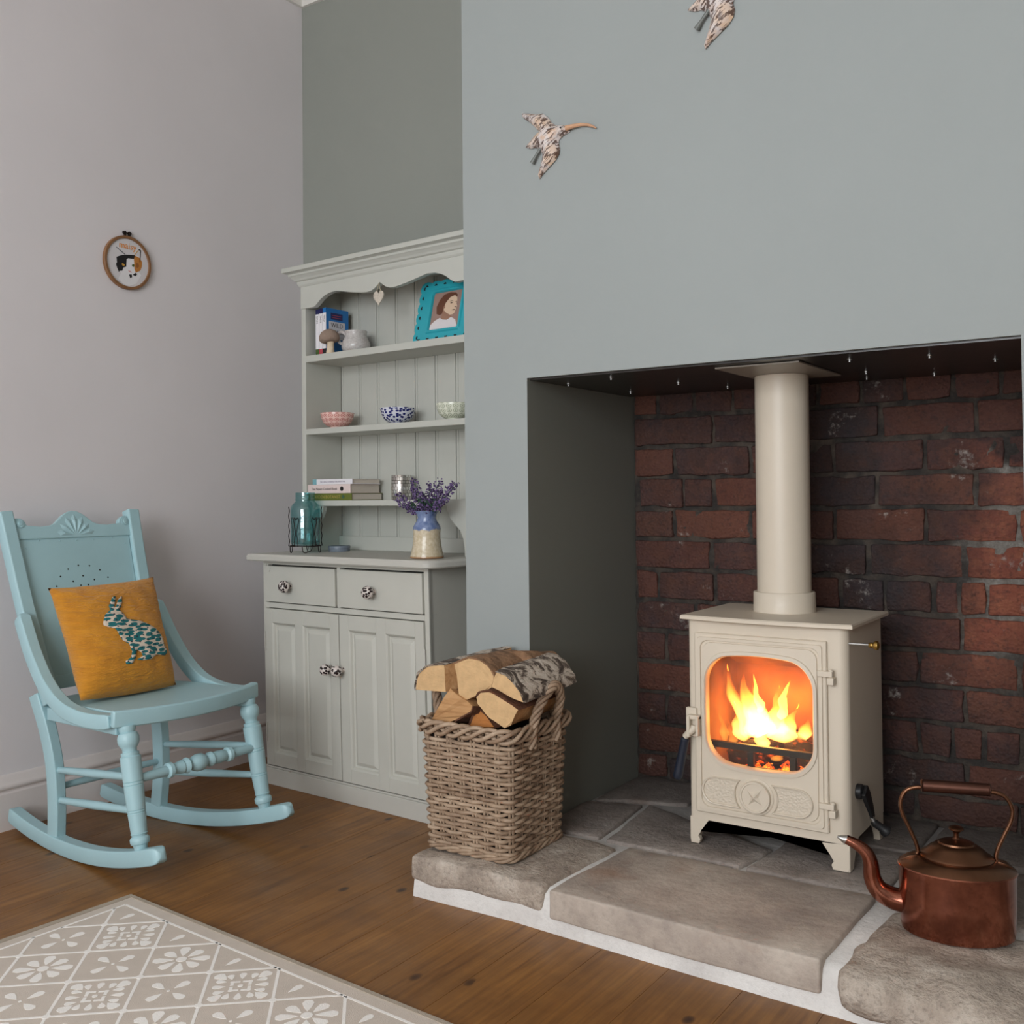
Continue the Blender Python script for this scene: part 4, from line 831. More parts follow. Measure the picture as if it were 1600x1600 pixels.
# bowls
def bowl(x, mat, label, r=.0555):
    t = dthing('bowl', label, 'bowl', (x, .222, 1.108), 0, 'patterned bowls on the middle shelf')
    k = r/.077
    return_ = obj('bowl_body', MB().lathe([(.001,.003),(.026*k,.002),(.030*k,0),(.032*k,.0),(.032*k,.006),(.046*k,.009),(.062*k,.019),(.071*k,.033),(.0765*k,.0500),(.0762*k,.0510),(.0745*k,.0500),(.068*k,.033),(.056*k,.020),(.03*k,.012),(.001,.010)], 44), mat, t, 50)
bowl(.095, M['bowl_pink'], 'small bowl with pink ring pattern, left on the middle shelf')
bowl(.366, M['bowl_blue'], 'small bowl with dark blue blossom pattern in the middle of the shelf')
bowl(.596, M['bowl_cream'], 'small bowl with pale cream ring pattern beside the chimney breast')

# books lying on the lowest shelf
def flat_book(x0, x1, y0, y1, z0, z1, cmat, label, txt=None, tm='ink', ts=.010, lead=None, mark=None):
    t = dthing('hardback_book', label, 'book', (0, 0, z0), 0, 'books lying on the lowest shelf'); h = z1-z0
    obj('cover', MB().box(x0, x1, y0, y1, 0, .0016).box(x0, x1, y0, y1, h-.0016, h).box(x0, x1, y0-.001, y0+.0016, 0, h), cmat, t, None, .0008)
    obj('pages', MB().box(x0+.002, x1-.003, y0+.0016, y1-.003, .0016, h-.0016), M['page'], t, None)
    if lead: obj('spine_band', MB().box(x0, x0+lead, y0-.0014, y0-.0004, 0, h), M['book_teal'], t, None)
    if mark: obj('publisher_mark', MB().lathe([(mark,0),(mark,.0006)], 20, (x1-.038, y0-.001, h*.5), RX), M['book_dark' if tm == 'ink' else 'leaf'], t)
    if txt: text_mesh(txt, ts, M[tm], 'spine_lettering', t, Matrix.Translation((x0+.018+(lead or 0), y0-.0016, h*.5-ts*.33)) @ FRONT, .0001)
flat_book(.022, .222, .163, .300, .876, .8985, M['book_green'], 'green garden hardback at the bottom of the lying stack', 'GARDEN BOTANIST', 'ink_gold', .0145, None, .006)
flat_book(.021, .218, .161, .292, .8985, .927, M['book_pink'], 'thick pale pink hardback in the middle of the lying stack', 'The Never-Cooked Book', 'ink', .0115, None, .0075)
flat_book(.046, .228, .160, .285, .927, .9435, M['book_white'], 'slim white book on top of the lying stack', 'NATURAL COOKING FOR EVERYONE', 'ink_lilac', .0068, .018)
cd = dthing('candle_holder', 'cylindrical mirrored mosaic candle holder on the lowest shelf behind the lavender', 'candle holder', (.350, .252, .876))
obj('mosaic_cylinder', MB().lathe([(0.0007,.004),(0.0006,.0),(0.0301,0),(0.0311,.002),(0.0311,.076),(0.0304,.077),(0.0287,.076),(0.0287,.005),(0.0007,.004)], 40), M['mosaic'], cd, 40)
# jar in wire stand
jr = dthing('glass_jar', 'aqua glass preserving jar with raised lettering in a wire stand', 'jar', (.079, .098, .7345))
jp = [(0.0006,.003),(0.0323,.0),(0.0413,.002),(0.0452,.008),(0.0461,.02),(0.0461,.112),(0.0447,.121),(0.0390,.131),(0.0323,.1365),(0.0306,.138),(0.0306,.142),(0.0319,.143),(0.0319,.146),(0.0303,.148),(0.0306,.154),(0.0313,.156),(0.0303,.158),(0.0306,.162),(0.0303,.167),(0.0290,.167),(0.0287,.14),(0.0370,.130),(0.0432,.112),(0.0432,.012),(0.0323,.006),(0.0006,.007)]
obj('glass_body', MB().lathe(jp, 48), M['jar_glass'], jr, 50)
def wrap(me, r):
    for v in me.vertices:
        a = v.co.x/r; d = r - v.co.y*1; v.co = Vector((sin(a+JA)*d, -cos(a+JA)*d, v.co.z))
JA = radians(48)
M['jar_letter'] = m_pane('aqua_glass_raised', (.58,.80,.82,1), .2)
for txt, s, z, shr in (('Ball', .030, .074, .3), ('PERFECT', .0105, .050, 0), ('MASON', .013, .032, 0)):
    o = text_mesh(txt, s, M['jar_letter'], 'raised_lettering', jr, Matrix.Translation((0, -.0012, z)) @ FRONT, .0008, 'CENTER', shr); wrap(o.data, .0461)
ws = dthing('wire_stand', 'rusty black wire stand with heart loops holding the aqua jar', 'stand', (.079, .098, WT))
wr_ = lambda a, z, r=.0485: (r*sin(a+JA), -r*cos(a+JA), z)
for zz in (.0215,): obj('hoop', MB().tube([wr_(2*pi*i/40, zz) for i in range(40)], .0014, 6, True), M['wire'], ws)
for c in (-.62, .62, 2.2, -2.2):
    hpth = [wr_(c-.13, .0215), wr_(c-.08, .05), wr_(c-.03, .06), wr_(c-.10, .082), wr_(c-.19, .098), wr_(c-.17, .108), wr_(c-.09, .110), wr_(c, .1035), wr_(c+.09, .110), wr_(c+.17, .108), wr_(c+.19, .098), wr_(c+.10, .082), wr_(c+.03, .06), wr_(c+.08, .05), wr_(c+.13, .0215)]
    obj('heart_loop', MB().tube(bezier(hpth, 50), .0013, 6), M['wire'], ws)
for c in (0, 1.15, -1.15, 2.9):
    obj('foot_loop', MB().tube(bezier([wr_(c-.2,.0215), wr_(c-.16,.008), wr_(c-.08,.0022), wr_(c+.08,.0022), wr_(c+.16,.008), wr_(c+.2,.0215)], 16), .0014, 6), M['wire'], ws)
for c in (-1.5, 1.5): obj('side_upright', MB().tube([wr_(c+.04*sin(i*1.3), .0215+i*.0065, .0505+.0012*cos(i*1.3)) for i in range(20)], .0016, 6), M['wire'], ws)
ld = dthing('jar_lid', 'small blue-grey round tin standing behind the aqua jar on the worktop', 'tin', (.118, .205, WT))
obj('tin_body', MB().lathe([(0.0007,0),(0.0330,0),(0.0343,.002),(0.0343,.010),(0.0356,.011),(0.0356,.016),(0.0343,.018),(0.0007,.018)], 36), plain('blue_grey_tin', srgb(112,122,134), .4, .1), ld, 40)
# vase
va = dthing('vase', 'stoneware vase, blue glazed neck over cream body, holding lavender', 'vase', (.630, .060, WT))
obj('vase_body', MB().lathe([(0.0008,.002),(0.0426,0),(0.0471,.002),(0.0471,.006),(0.0443,.016),(0.0402,.036),(0.0381,.056),(0.0377,.070),(0.0389,.080),(0.0381,.088),(0.0328,.098),(0.0271,.106),(0.0250,.114),(0.0271,.122),(0.0324,.130),(0.0336,.132),(0.0320,.1325),(0.0238,.116),(0.0312,.098),(0.0344,.080),(0.0344,.05),(0.0410,.01),(0.0008,.008)], 44), M['vase'], va, 50)
LV = [(-.105,.0,.165,'leaning furthest left'),(-.075,-.02,.18,'second from the left, low at the front'),(-.06,.015,.222,'tallest on the left side'),(-.03,-.015,.20,'left of the middle at the front'),(-.005,.02,.21,'in the middle at the back'),(.012,-.02,.185,'in the middle at the front'),(.035,.01,.218,'right of the middle'),(.058,-.018,.19,'right of the middle, low at the front'),(.075,.018,.212,'second from the right'),(.10,.0,.205,'leaning furthest right'),(-.09,.02,.15,'low at the far left behind'),(.085,-.025,.168,'low at the right front')]
for k, (dx, dy, h, wh) in enumerate(LV):
    t = dthing('lavender_sprig', 'purple lavender sprig in the vase, '+wh, 'flower', (.630, .060, WT+.02), 0, 'lavender sprigs in the vase')
    dx *= 1.12; dy *= 1.3; e = Vector((dx, dy, h-.02)); path = bezier([(dx*.06, dy*.06, .0), (dx*.16, dy*.16, .095), (dx*.6, dy*.6, h*.72), tuple(e)], 14)
    obj('stem', MB().tube(path, .0011, 5), M['leaf'], t)
    fl_ = MB(); rng = random.Random(k)
    fl2 = MB()
    for q in range(90):
        u = q/89; i = 5.6 + u*7.39; i0 = min(int(i), 12); p = path[i0].lerp(path[i0+1], i-i0); ang = rng.random()*6.28; rad = (.021*(1-u*.5))*(.5+.6*rng.random())
        c = p + Vector((cos(ang)*rad, sin(ang)*rad, rng.uniform(-.004,.006))); r = rng.uniform(.0026,.0046)
        tgt = fl_ if rng.random() < .6 else fl2
        d1_, d2_ = Vector((rng.uniform(-1,1), rng.uniform(-1,1), rng.uniform(-1,1))).normalized(), Vector((rng.uniform(-1,1), rng.uniform(-1,1), rng.uniform(-1,1))).normalized()
        d3 = d1_.cross(d2_).normalized(); d2_ = d3.cross(d1_)
        tgt.add([c+d1_*r, c+d2_*r*.8, c-d1_*r, c-d2_*r*.8, c+d3*r*.7, c-d3*r*.7], [(0,1,4),(1,2,4),(2,3,4),(3,0,4),(1,0,5),(2,1,5),(3,2,5),(0,3,5)])
    stuff(obj('florets', fl_, M['lav'], t, None)); stuff(obj('dark_florets', fl2, M['lav_dark'], t, None))
    for q in range(5):
        p = path[3+q]; a = rng.random()*6.28; L = .030; d = Vector((cos(a)*.7, sin(a)*.7, .75)).normalized(); s_ = d.cross(Vector((0,0,1))).normalized()*.008; bend = Vector((cos(a), sin(a), -.2))*.004
        obj('leaf', MB().add([p, p+d*L*.35+s_, p+d*L*.75+s_*.8+bend*.5, p+d*L+bend, p+d*L*.75-s_*.8+bend*.5, p+d*L*.35-s_, p+d*L*.5-d.cross(s_).normalized()*.002], [(0,1,6),(1,2,6),(2,3,6),(3,4,6),(4,5,6),(5,0,6)]), M['leaf'], t, 60)

# ------------------------------------------------------------------ log basket
ba = thing('log_basket', 'tall square grey wicker basket of split logs at the left of the hearth', 'basket', (-1.351, 1.924, HZ+.003))
BH = .285
def bhalf(z): k = z/BH; return (.112+.012*k, .112+.010*k)
def per(u, z, off=0):     # u 0..1 around a rounded square
    hx, hy = bhalf(z); hx += off; hy += off; r = .03; P = 2*(2*(hx-r)+2*(hy-r)) + 2*pi*r; d = (u % 1)*P
    segs = [(2*(hx-r), 'x', -1), (pi*r/2, 'c', -90), (2*(hy-r), 'y', 1), (pi*r/2, 'c', 0), (2*(hx-r), 'x', 1), (pi*r/2, 'c', 90), (2*(hy-r), 'y', -1), (pi*r/2, 'c', 180)]
    cs = {-90: (hx-r, -hy+r), 0: (hx-r, hy-r), 90: (-hx+r, hy-r), 180: (-hx+r, -hy+r)}
    for L, t, s in segs:
        if d <= L:
            if t == 'x': return (-(hx-r)+d, -hy, z) if s < 0 else ((hx-r)-d, hy, z)
            if t == 'y': return (hx, -(hy-r)+d, z) if s > 0 else (-hx, (hy-r)-d, z)
            a = radians(s)+d/r; return (cs[s][0]+r*cos(a), cs[s][1]+r*sin(a), z)
        d -= L
    return (-(hx-r), -hy, z)
NS = 28
obj('dark_liner', MB().loft([[per(i/32, z, -.009) for i in range(32)] for z in (0, BH*.5, BH-.02)], True, False), M['wicker_dark'], ba, 60)  # dark shell added so the gaps between strands look shaded
stk = None
for k in range(NS):
    u = (k+.5)/NS
    m = MB()
    for e in (-.0052, .0052): m.tube([per(u+e*.95, BH*t/4, -.0015) for t in range(5)], .0032, 6)
    obj('stake', m, M['wicker'], ba, 60)
rows = 25; z = .012
for k in range(rows):
    zz = .016 + (BH-.055)*k/(rows-1); n = NS*5; rr_ = .0042 + .0007*random.random()
    pts = []
    for i in range(n):
        u = i/n; ph = (1 if k % 2 else -1)*cos(u*NS*pi + (pi/2)); off = .0044*ph
        pts.append(Vector(per(u, zz + .0004*sin(u*NS*pi*1 + k*2.1) + .0020*noise.noise(Vector((u*24, k, 0))), off)))
    obj('wicker_strand', MB().tube(pts, rr_, 6, True), M['wicker'], ba, 70)
for e, zc, nm_ in ((.006, BH-.012, 'rim_braid'), (.003, .006, 'base_braid')):
    for q in range(4 if nm_ == 'rim_braid' else 3):
        pts = []; n = 160
        for i in range(n):
            u = i/n; a = u*2*pi*(7 if nm_ == 'rim_braid' else 9) + q*2*pi/(4 if nm_ == 'rim_braid' else 3); A = (.0085, .013) if nm_ == 'rim_braid' else (.004, .0045)
            pts.append(Vector(per(u, zc + A[1]*sin(a), e + A[0]*cos(a)*.6)))
        obj(nm_, MB().tube(pts, .0052 if nm_ == 'rim_braid' else .0042, 6, True), M['wicker'], ba, 70)
for s in (-1, 1):
    base = bezier([(s*.130, -.045, BH-.05), (s*.132, -.042, BH), (s*.146, -.030, BH+.05), (s*.160, .005, BH+.084), (s*.150, .042, BH+.05), (s*.132, .055, BH), (s*.130, .058, BH-.05)], 60)
    hn = obj('handle', MB().tube(base, .006, 8), M['wicker'], ba, 60)
    for q in range(4):
        pts = []
        for i, p in enumerate(base):
            t = (base[min(i+1, 59)]-base[max(i-1, 0)]).normalized(); a = i*.42+q*pi/2; n1 = Vector((1,0,0)); n2 = t.cross(n1).normalized(); pts.append(p + (n1*cos(a)+n2*sin(a))*.0072)
        obj('twisted_strand', MB().tube(pts, .0048, 6), M['wicker'], hn, 70)
# split logs: the near cut end is an outline in the plane y = y0, the log runs back along axis
def log(label, y0, pts, axis, bark, bmat='birch', end='end_grain', side='split_wood', seed=0):
    c = Vector((sum(p[0] for p in pts)/len(pts), y0, min(p[1] for p in pts)))
    t = thing('split_log', label, 'log', c, 0, 'split logs in the basket'); ax = Vector(axis)
    fine = []; flag = []
    n0 = len(pts)
    for i in range(n0):
        a, b = Vector(pts[i]), Vector(pts[(i+1) % n0])
        for k in range(3):
            p = a.lerp(b, k/3); fine.append(p); flag.append(bark[0] <= i < bark[1] or (i == bark[1] and k == 0))
    cen = sum(fine, Vector((0,0)))/len(fine); secs = []
    for i in range(8):
        u = i/7; row = []
        for p in fine:
            w = noise.noise(Vector((p.x*30, p.y*30, u*4+seed)))*.0035; q = p + (p-cen).normalized()*w*(1 if i else .2)
            row.append(Vector((q.x-c.x, .006*noise.noise(Vector((p.x*40, p.y*40, seed)))*(1 if i in (0, 7) else 0), q.y-c.z)) + ax*u)
        secs.append(row)
    obj('wood', MB().loft(secs, False, False), M[side], t, 35)
    for r, e in ((secs[0], -.0006), (secs[-1], .0006)):
        o_ = Vector((0, e, 0)); obj('cut_end', MB().loft([[p for p in r], [p+o_ for p in r]]), M[end], t, None)
    ids = [k for k in range(len(fine)) if flag[k]]
    cc = Vector((cen.x-c.x, 0, cen.y-c.z)); sh_ = []
    for i, r in enumerate(secs):
        o_ = ax*(i/7); inn = [r[k] for k in ids]; out = [p + (p-o_-cc).normalized()*(.0045+.0025*noise.noise(p*60)) - Vector((0, .003 if i == 0 else 0, 0)) for p in inn]; sh_.append(inn+out[::-1])
    obj('bark', MB().loft(sh_), M[bmat], t, 50)
    return t
log('split birch log with curled bark jutting out left over the basket rim', 1.85, [(-1.5229,.4328),(-1.5213,.4511),(-1.5131,.4719),(-1.492,.4882),(-1.4689,.4937),(-1.4407,.4961),(-1.4381,.4803),(-1.4368,.4359),(-1.4787,.4343)], (.0702,.17,.0228), (0,5), 'birch', seed=1)
log('pale wedge of log facing front in the middle of the basket', 1.835, [(-1.398,.5047),(-1.3584,.5202),(-1.3283,.5184),(-1.303,.5057),(-1.2898,.4846),(-1.2971,.4616),(-1.342,.4382),(-1.3813,.4203),(-1.3876,.4477),(-1.3938,.4822)], (.01,.17,-.004), (0,5), 'bark_tan', seed=2)
log('white and black barked birch log on top, behind the right twisted handle', 1.822, [(-1.2737,.4985),(-1.2511,.4938),(-1.2269,.4758),(-1.2089,.4575),(-1.2051,.4412),(-1.2353,.4482),(-1.2845,.4669),(-1.2801,.4843)], (.0175,.19,.0181), (0,4), 'birch', seed=3)
log('big split log with dark bark edge below the birch log at the right front', 1.818, [(-1.3275,.4396),(-1.3146,.4512),(-1.2894,.4555),(-1.2564,.4440),(-1.216,.4246),(-1.2366,.3886),(-1.251,.3818),(-1.29,.3993),(-1.3234,.4263)], (-.0062,.18,.0011), (0,4), 'bark_brown', seed=4)
log('rough grained split log leaning at the left front of the basket', 1.83, [(-1.4588,.3755),(-1.4313,.4203),(-1.4087,.4500),(-1.3867,.4389),(-1.3457,.4171),(-1.3523,.4025),(-1.3961,.3802),(-1.4139,.3722)], (.03,.14,-.03), (4,6), 'bark_brown', 'split_wood', seed=5)
log('orange-ended log low between the other logs in the basket', 1.85, [(-1.3675,.364),(-1.3563,.3885),(-1.341,.402),(-1.3198,.392),(-1.3009,.3719)], (.02,.14,0), (0,4), 'bark_brown', 'end_grain_dark', seed=6)
log('weathered brown log at the back of the basket', 1.955, [(-1.3523,.4826),(-1.3299,.5188),(-1.2908,.5236),(-1.2705,.5092),(-1.2955,.4874),(-1.3261,.4704)], (.03,.08,-.01), (0,4), 'bark_tan', 'bark_tan', seed=8)

# ------------------------------------------------------------------ copper kettle
ke = thing('copper_kettle', 'old oval copper kettle with swan-neck spout and arched handle on the hearth', 'kettle', (-.370, 1.962, HZ+.0045), radians(17))
el = lambda a, b, z, n=48: [(a*cos(2*pi*i/n), b*sin(2*pi*i/n), z) for i in range(n)]
KB = [(.088,.066,0),(.094,.071,.004),(.0955,.0725,.012),(.0975,.0742,.06),(.0985,.075,.112),(.0995,.0758,.1145),(.1,.076,.1165),(.0985,.0745,.1185)]
obj('body', MB().loft([el(*k) for k in KB] , True, False), M['copper'], ke, 40)
sd = [(.0985,.0745,.1185),(.090,.069,.124),(.075,.060,.1305),(.062,.053,.134)]
obj('shoulder', MB().loft([el(*k) for k in sd]), M['copper_dark'], ke, 40)
lid = obj('lid', MB().lathe([(.062,.133),(.0625,.136),(.060,.139),(.054,.1425),(.046,.150),(.034,.1575),(.031,.158),(.0295,.161),(.018,.165),(.006,.1665)], 44, (0,0,0), Matrix.Diagonal((1,.86,1))), M['copper_dark'], ke, 30)
obj('lid_knob', MB().lathe([(.008,.165),(.005,.168),(.0045,.176),(.007,.180),(.0125,.183),(.013,.186),(.010,.188),(.003,.190)], 24), M['copper_dark'], lid, 40)
sp = bezier([(-.088,0,.046),(-.110,0,.050),(-.132,0,.062),(-.143,0,.083),(-.1455,0,.108),(-.153,0,.128),(-.170,0,.141),(-.188,0,.149)], 26)
spr = [.0215-.0005*i for i in range(8)] + [.0172-.00052*i for i in range(18)]
spo = obj('spout', MB().tube(sp, spr, 16), M['copper'], ke, 60)
obj('spout_lip', MB().tube([(-.186,0,.1485),(-.192,0,.149),(-.203,0,.1525)], [.0083,.0075,.002], 12), M['steel'], spo, 60)
hp_ = [(-.080,0,.128),(-.066,0,.134),(-.0665,0,.150),(-.078,0,.178),(-.090,0,.205),(-.0925,0,.226),(-.083,0,.246),(-.066,0,.2535),(-.052,0,.2535)]
for s in (-1, 1):
    h = obj('handle_bracket', MB().tube(bezier([(s*-a, b, c) for a, b, c in hp_], 34), [.0045]*4+[.0038]*30, 10), M['copper_dark'], ke, 60)
    obj('mounting_ear', MB().tube([(s*.066,0,.133),(s*.080,0,.129),(s*.094,0,.1205)], [.008,.011,.005], sec=[(-.3,-1),(.3,-1),(.3,1),(-.3,1)], upv=(0,0,1)), M['copper_dark'], h, 40, .001)
gp = obj('grip', MB().rod((-.058,0,.2575),(.058,0,.2575),[(0,.0088),(.015,.0118),(.03,.0105),(.035,.0112),(.965,.0112),(.97,.0105),(.985,.0118),(1,.0088)],22), M['grip'], ke, 40)

# ------------------------------------------------------------------ rug
RO = Vector((-1.978, 1.408, 0)); RA = radians(-3.3)
ru = thing('rug', 'flat-woven taupe rug with white trellis and flower pattern, corner towards the chair', 'rug', RO, RA)
RW, RH = 1.70, 2.4
obj('rug_weave', MB().box(.012, RW-.012, -RH+.012, -.012, 0.0005, .007), M['rug'], ru, None)
bd = obj('rug_binding', MB().tube([(.008,-.008,.0045),(RW-.008,-.008,.0045),(RW-.008,-RH+.008,.0045),(.008,-RH+.008,.0045)], .0042, closed=True, sec=[(-1,-2),(1,-2),(1,2),(-1,2)], upv=(0,0,1)), M['rug_edge'], ru, None)
Z0, Z1 = .0066, .0074; I0 = .042
rl = lambda a, b, t: (a, -b, t)
lat = MB(); 
def strip(x0, y0, x1, y1, w=.0058):
    d = Vector((x1-x0, y1-y0)).normalized(); n = Vector((-d.y, d.x))*w/2
    lat.prism([(x0+n.x, y0+n.y), (x1+n.x, y1+n.y), (x1-n.x, y1-n.y), (x0-n.x, y0-n.y)], rl, Z0, Z1)
UX0, UX1, UY0, UY1 = I0, RW-I0, I0, RH-I0
strip(UX0, UY0, UX1, UY0); strip(UX0, UY1, UX1, UY1); strip(UX0, UY0, UX0, UY1); strip(UX1, UY0, UX1, UY1)
PD = .177; NX0, NY0 = UX0+.060, UY0+.085
def clip_line(x, y, dx, dy):
    t0, t1 = -99, 99
    for p, d, lo, hi in ((x, dx, UX0, UX1), (y, dy, UY0, UY1)):
        a, b = (lo-p)/d, (hi-p)/d; a, b = min(a, b), max(a, b); t0, t1 = max(t0, a), min(t1, b)
    return (t0, t1) if t1 > t0+.01 else None
for k in range(-20, 30):
    for s in (1, -1):
        c = clip_line(NX0+PD*k, NY0, 1, s)
        if c: strip(NX0+PD*k+c[0], NY0+s*c[0], NX0+PD*k+c[1], NY0+s*c[1])
obj('trellis', lat, M['rug_white'], ru, None)
def rpetal(m, cx, cy, ang, r0, r1, w):
    pts = [(r0,0),(r0+(r1-r0)*.35,w*.62),(r0+(r1-r0)*.75,w),(r1-.001,w*.6),(r1,0),(r1-.001,-w*.6),(r0+(r1-r0)*.75,-w),(r0+(r1-r0)*.35,-w*.62)]
    c, s = cos(ang), sin(ang); m.prism([(cx+a*c-b*s, cy+a*s+b*c) for a, b in pts], rl, Z0, Z1)
def disc(m, cx, cy, r): m.prism([(cx+r*cos(2*pi*i/10), cy+r*sin(2*pi*i/10)) for i in range(10)], rl, Z0, Z1+.0003)
fm = MB(); disc(fm, 0, 0, .0105); [rpetal(fm, 0, 0, k*pi/4, .014, .053 if k % 2 == 0 else .048, .0105) for k in range(8)]
mm = MB()
for k in range(4):
    a = k*pi/2; c, s = cos(a), sin(a)
    for off, l in ((-.018,.020),(0,.024),(.018,.020)): rpetal(mm, c*.026-s*off, s*.026+c*off, a + off*14, 0, l, .0068)
    rpetal(mm, cos(a+pi/4)*.040, sin(a+pi/4)*.040, a+pi/4, 0, .028, .0115)
    for e in (-.011, .011): mm.prism([(c*.015-s*(e+q)+c*w, s*.015+c*(e+q)+s*w) for q, w in ((-.009,-.002),(.009,-.002),(.009,.004),(-.009,.004))], rl, Z0, Z1-.0002-.00004*k-(.00002 if e > 0 else 0))
disc(mm, 0, 0, .005)
lm = MB(); [rpetal(lm, 0, 0, k*pi/2, .012, .044, .009) for k in range(4)]; disc(lm, 0, 0, .003)
sm_ = MB(); rpetal(sm_, -.017, 0, 0, 0, .034, .0075)
nd = MB(); disc(nd, 0, 0, .0075)
protos = {}
def motif(name, mb, x, y, rot):
    if name not in protos: protos[name] = o = obj(name, mb, M['rug_white'], ru, None); o.location = (x, -y, 0); o.rotation_euler = (0,0,rot)
    else: inst(protos[name], ru, (x, -y, 0), (0,0,rot))
for j in range(0, 14):
    for i in range(0, 10):
        x, y = NX0+PD*(i+.5), NY0+PD*j
        if x < UX1-.06 and y < UY1-.06: motif(*(('medallion_motif', mm) if (i+j) % 2 == 0 else ('flower_motif', fm)), x, y, pi/4)
        x, y = NX0+PD*i, NY0+PD*(j+.5)
        if x < UX1-.06 and y < UY1-.06: motif('leaf_cross_motif', lm, x, y, pi/4 if False else 0)
        if j == 0 and NX0+PD*i < UX1-.05: motif('single_leaf_motif', sm_, NX0+PD*i, UY0+.034, pi/2)
        for h in (0, .5):
            x, y = NX0+PD*(i+h), NY0+PD*(j+h)
            if x < UX1-.01 and y < UY1-.01: motif('trellis_knot', nd, x, y, 0)

# ------------------------------------------------------------------ wall birds
BO = [(-.0855,.0743),(-.0707,.0702),(-.0415,.0621),(-.0261,.0604),(-.0109,.048),(-.0015,.0329),(.0117,.0236),(.0305,.0204),(.0435,.0152),(.0489,.0011),(.0302,-.0046),(.0188,-.012),(.0168,-.0197),(.0204,-.0334),(.0184,-.046),(.0088,-.0587),(-.0104,-.073),(-.0278,-.086),(-.0366,-.0959),(-.0404,-.087),(-.0353,-.0715),(-.0303,-.0561),(-.0273,-.0403),(-.0329,-.026),(-.0483,-.018),(-.0619,-.0177),(-.0756,-.0117),(-.0637,-.0017),(-.0499,.0103),(-.0362,.019),(-.0439,.0272),(-.0612,.0458),(-.0749,.0553),(-.0836,.0639)]
def bird(label, loc, sc, rot):
    t = thing('wall_bird', label, 'wall ornament', loc, 0, 'ceramic birds on the chimney breast'); c, s = cos(rot)*sc, sin(rot)*sc
    tf = lambda a, b, d: (a*c-b*s, -d, a*s+b*c)
    bm = bmesh.new(); bm.faces.new([bm.verts.new((a, 0, b)) for a, b in BO]); bm.normal_update(); bmesh.ops.triangulate(bm, faces=bm.faces)
    for _ in range(3):
        bmesh.ops.subdivide_edges(bm, edges=[e for e in bm.edges if e.calc_length() > .006], cuts=1); bmesh.ops.triangulate(bm, faces=bm.faces)
    edge = [Vector((a, b)) for a, b in BO]
    def dist(p):
        best = 9
        for i in range(len(edge)):
            a, b = edge[i], edge[(i+1) % len(edge)]; ab = b-a; u = max(0, min(1, (p-a).dot(ab)/ab.length_squared)); best = min(best, (p-a-ab*u).length)
        return best
    mb = MB(); idx = {v: i for i, v in enumerate(bm.verts)}; n = len(bm.verts)
    mb.add([tf(v.co.x, v.co.z, .004 + .020*min(1, dist(Vector((v.co.x, v.co.z)))/.022)**.6) for v in bm.verts], [tuple(idx[v] for v in f.verts) for f in bm.faces])
    bm.free(); ne = len(BO)
    mb.add([tf(a, b, .004) for a, b in BO] + [tf(a*.96, b*.96, 0.0002) for a, b in BO], [(i, (i+1) % ne, ne+(i+1) % ne, ne+i) for i in range(ne)] + [tuple(range(ne, 2*ne))])
    obj('bird_body', mb, M['bird'], t, 70)
    obj('beak', MB().tube([tf(a, b, .010-.004*k/5) for k, (a, b) in enumerate([(.042,.0085),(.060,.0098),(.080,.0095),(.097,.0060),(.110,.0005),(.1205,-.0065)])], [x*sc for x in (.0068,.0052,.0042,.0036,.003,.0016)], 10), M['bird_beak'], t, 60)
    obj('eye', MB().lathe([(.0022,0),(.0018,.0014),(.0003,.002)], 10, tf(.0325,.0095,.0195), RX), M['dark'], t)
    obj('foot', MB().tube([tf(-.030,-.024,.008), tf(-.044,-.041,.009), tf(-.055,-.055,.008)], [.0042*sc,.0036*sc,.0062*sc], 8), M['bird_leg'], t, 60)
bird('painted ceramic curlew above the fireplace corner, the lower of two birds', (-1.258, YC-.0005, 1.738), 1, 0)
bird('painted ceramic curlew highest on the chimney breast, the upper of two birds', (-.821, YC-.0005, 1.953), 1.135, radians(-2))

# ------------------------------------------------------------------ embroidery hoop on the left wall
eh = thing('embroidery_hoop', 'round wooden embroidery hoop with a stitched calico cat, hung on the white wall', 'embroidery', (XL+.001, 1.890, 1.600))
hz_ = lambda a, b, d: (d, a, b)      # a to the right (+Y), b up, d out of the wall
R1 = .081
hr_ = MB().ringloft([[hz_(r*cos(2*pi*i/56), r*sin(2*pi*i/56), d) for i in range(56)] for r, d in ((R1,.0),(R1,.010),(R1-.001,.011),(R1-.0075,.011),(R1-.0085,.010),(R1-.0085,.0))])
obj('hoop_ring', hr_, M['wood_hoop'], eh, 40)
cl = obj('linen_ground', MB().prism([((R1-.0085)*cos(2*pi*i/40), (R1-.0085)*sin(2*pi*i/40)) for i in range(40)], hz_, .0, .0065), M['white_cloth'], eh, None)
obj('hoop_screw', MB().box(.002, .009, -.011, -.006, R1-.002, R1+.014).box(.002, .009, .004, .009, R1-.002, R1+.014).rod((.0055,-.015,R1+.009), (.0055,.013,R1+.009), [(0,.0045),(.18,.0045),(.18,.002),(.9,.002),(.9,.0038),(1,.0038)], 10), M['wire'], eh, 40, .0006)
q_ = lambda pts: [((a-690)/1000*.1775+.0, (880-b)/1000*.155+(690-a)*-.0 - (a-690)*-.000035*0) for a, b in pts]
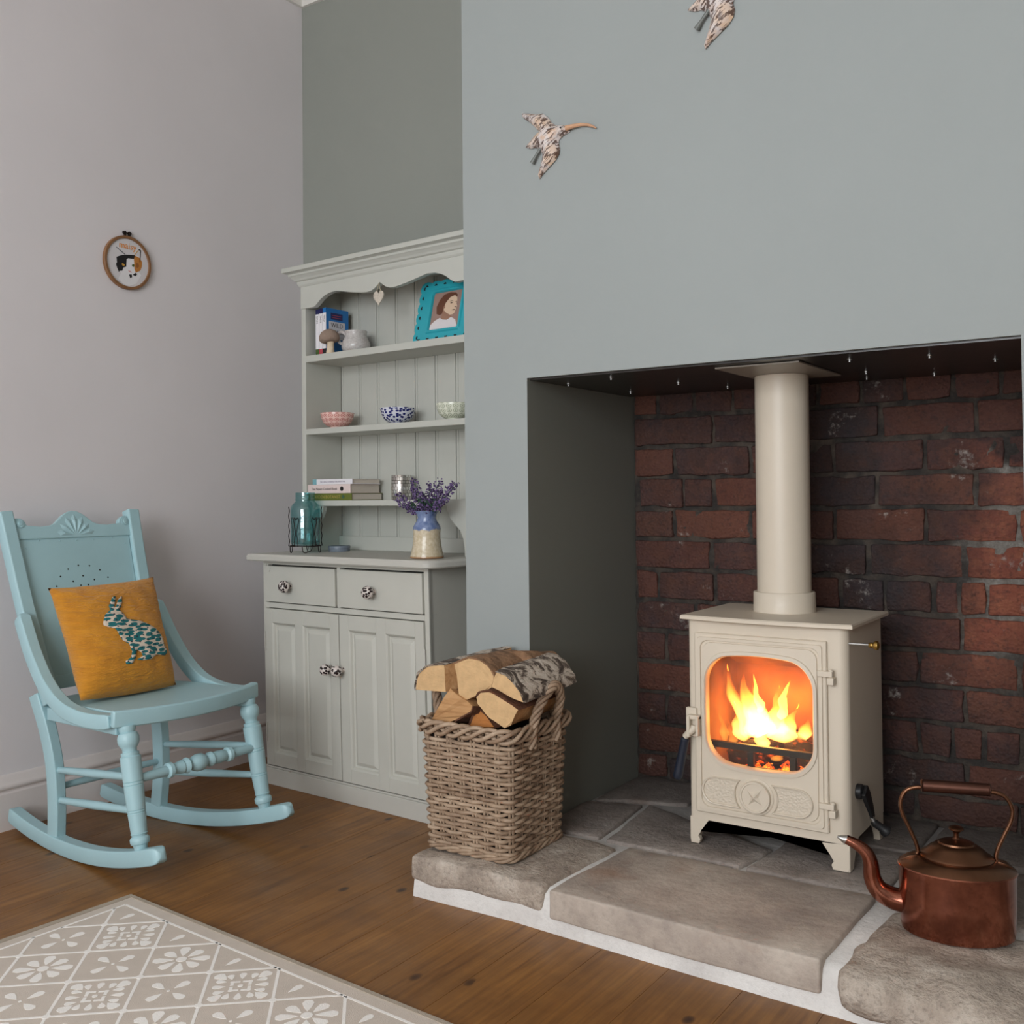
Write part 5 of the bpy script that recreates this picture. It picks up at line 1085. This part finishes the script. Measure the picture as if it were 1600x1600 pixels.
def hq(pts):    # crop pixels -> hoop plane, undoing the wall's slant
    return [((a-695)/450*.0805, -((b-885)-(a-695)*.22)/505*.0805) for a, b in pts]
def stitch(name, pts, mat, d): obj(name, MB().prism(hq(pts), hz_, .0063, .0066+d), M[mat], cl, None)
stitch('stitched_chest', [(560,1080),(520,1180),(600,1280),(720,1330),(860,1290),(960,1130),(900,1050)], 'thread_white', .0001)
stitch('stitched_face', [(500,800),(490,940),(540,1060),(680,1140),(800,1130),(900,1080),(965,960),(960,850),(900,760),(680,720)], 'thread_white', .0003)
stitch('stitched_black_patch', [(480,770),(560,745),(670,730),(750,735),(835,745),(815,815),(700,800),(672,820),(668,900),(665,960),(610,975),(590,1035),(545,1035),(525,1055),(495,985),(470,905),(490,870)], 'thread_black', .0006)
stitch('stitched_ginger_patch', [(830,750),(880,770),(930,800),(975,880),(970,960),(940,1040),(850,1080),(825,1000),(822,900),(815,830)], 'thread_ginger', .0006)
stitch('stitched_ginger_shade', [(860,890),(900,900),(920,960),(880,990),(845,960)], 'thread_brown', .0008)
stitch('stitched_eye', [(575,905),(600,890),(640,925),(620,950),(590,935)], 'thread_amber', .0009)
stitch('stitched_eye', [(780,920),(815,915),(822,960),(795,968),(776,948)], 'thread_green', .0009)
stitch('stitched_nose', [(700,1030),(750,1045),(775,1075),(720,1060)], 'thread_pink', .0009)
stitch('stitched_chin_mark', [(720,1110),(770,1110),(775,1165),(740,1175)], 'thread_black', .0009)
stitch('stitched_chin_mark', [(790,1115),(850,1080),(875,1115),(840,1145)], 'thread_black', .0009)
stitch('stitched_ear_outline', [(480,580),(640,715),(655,735),(630,725),(478,592)], 'thread_grey', .0006)
stitch('stitched_ear_outline', [(900,640),(925,628),(955,650),(950,740),(935,880),(925,880),(938,740),(938,660)], 'thread_black', .0006)
stitch('stitched_ear_outline', [(900,640),(835,720),(825,745),(845,725),(905,655)], 'thread_amber', .0006)
text_mesh('maisy', .027, M['thread_orange'], 'stitched_lettering', cl, Matrix.Translation((.0070, 0.000, .042)) @ SIDE, .0003, 'CENTER')
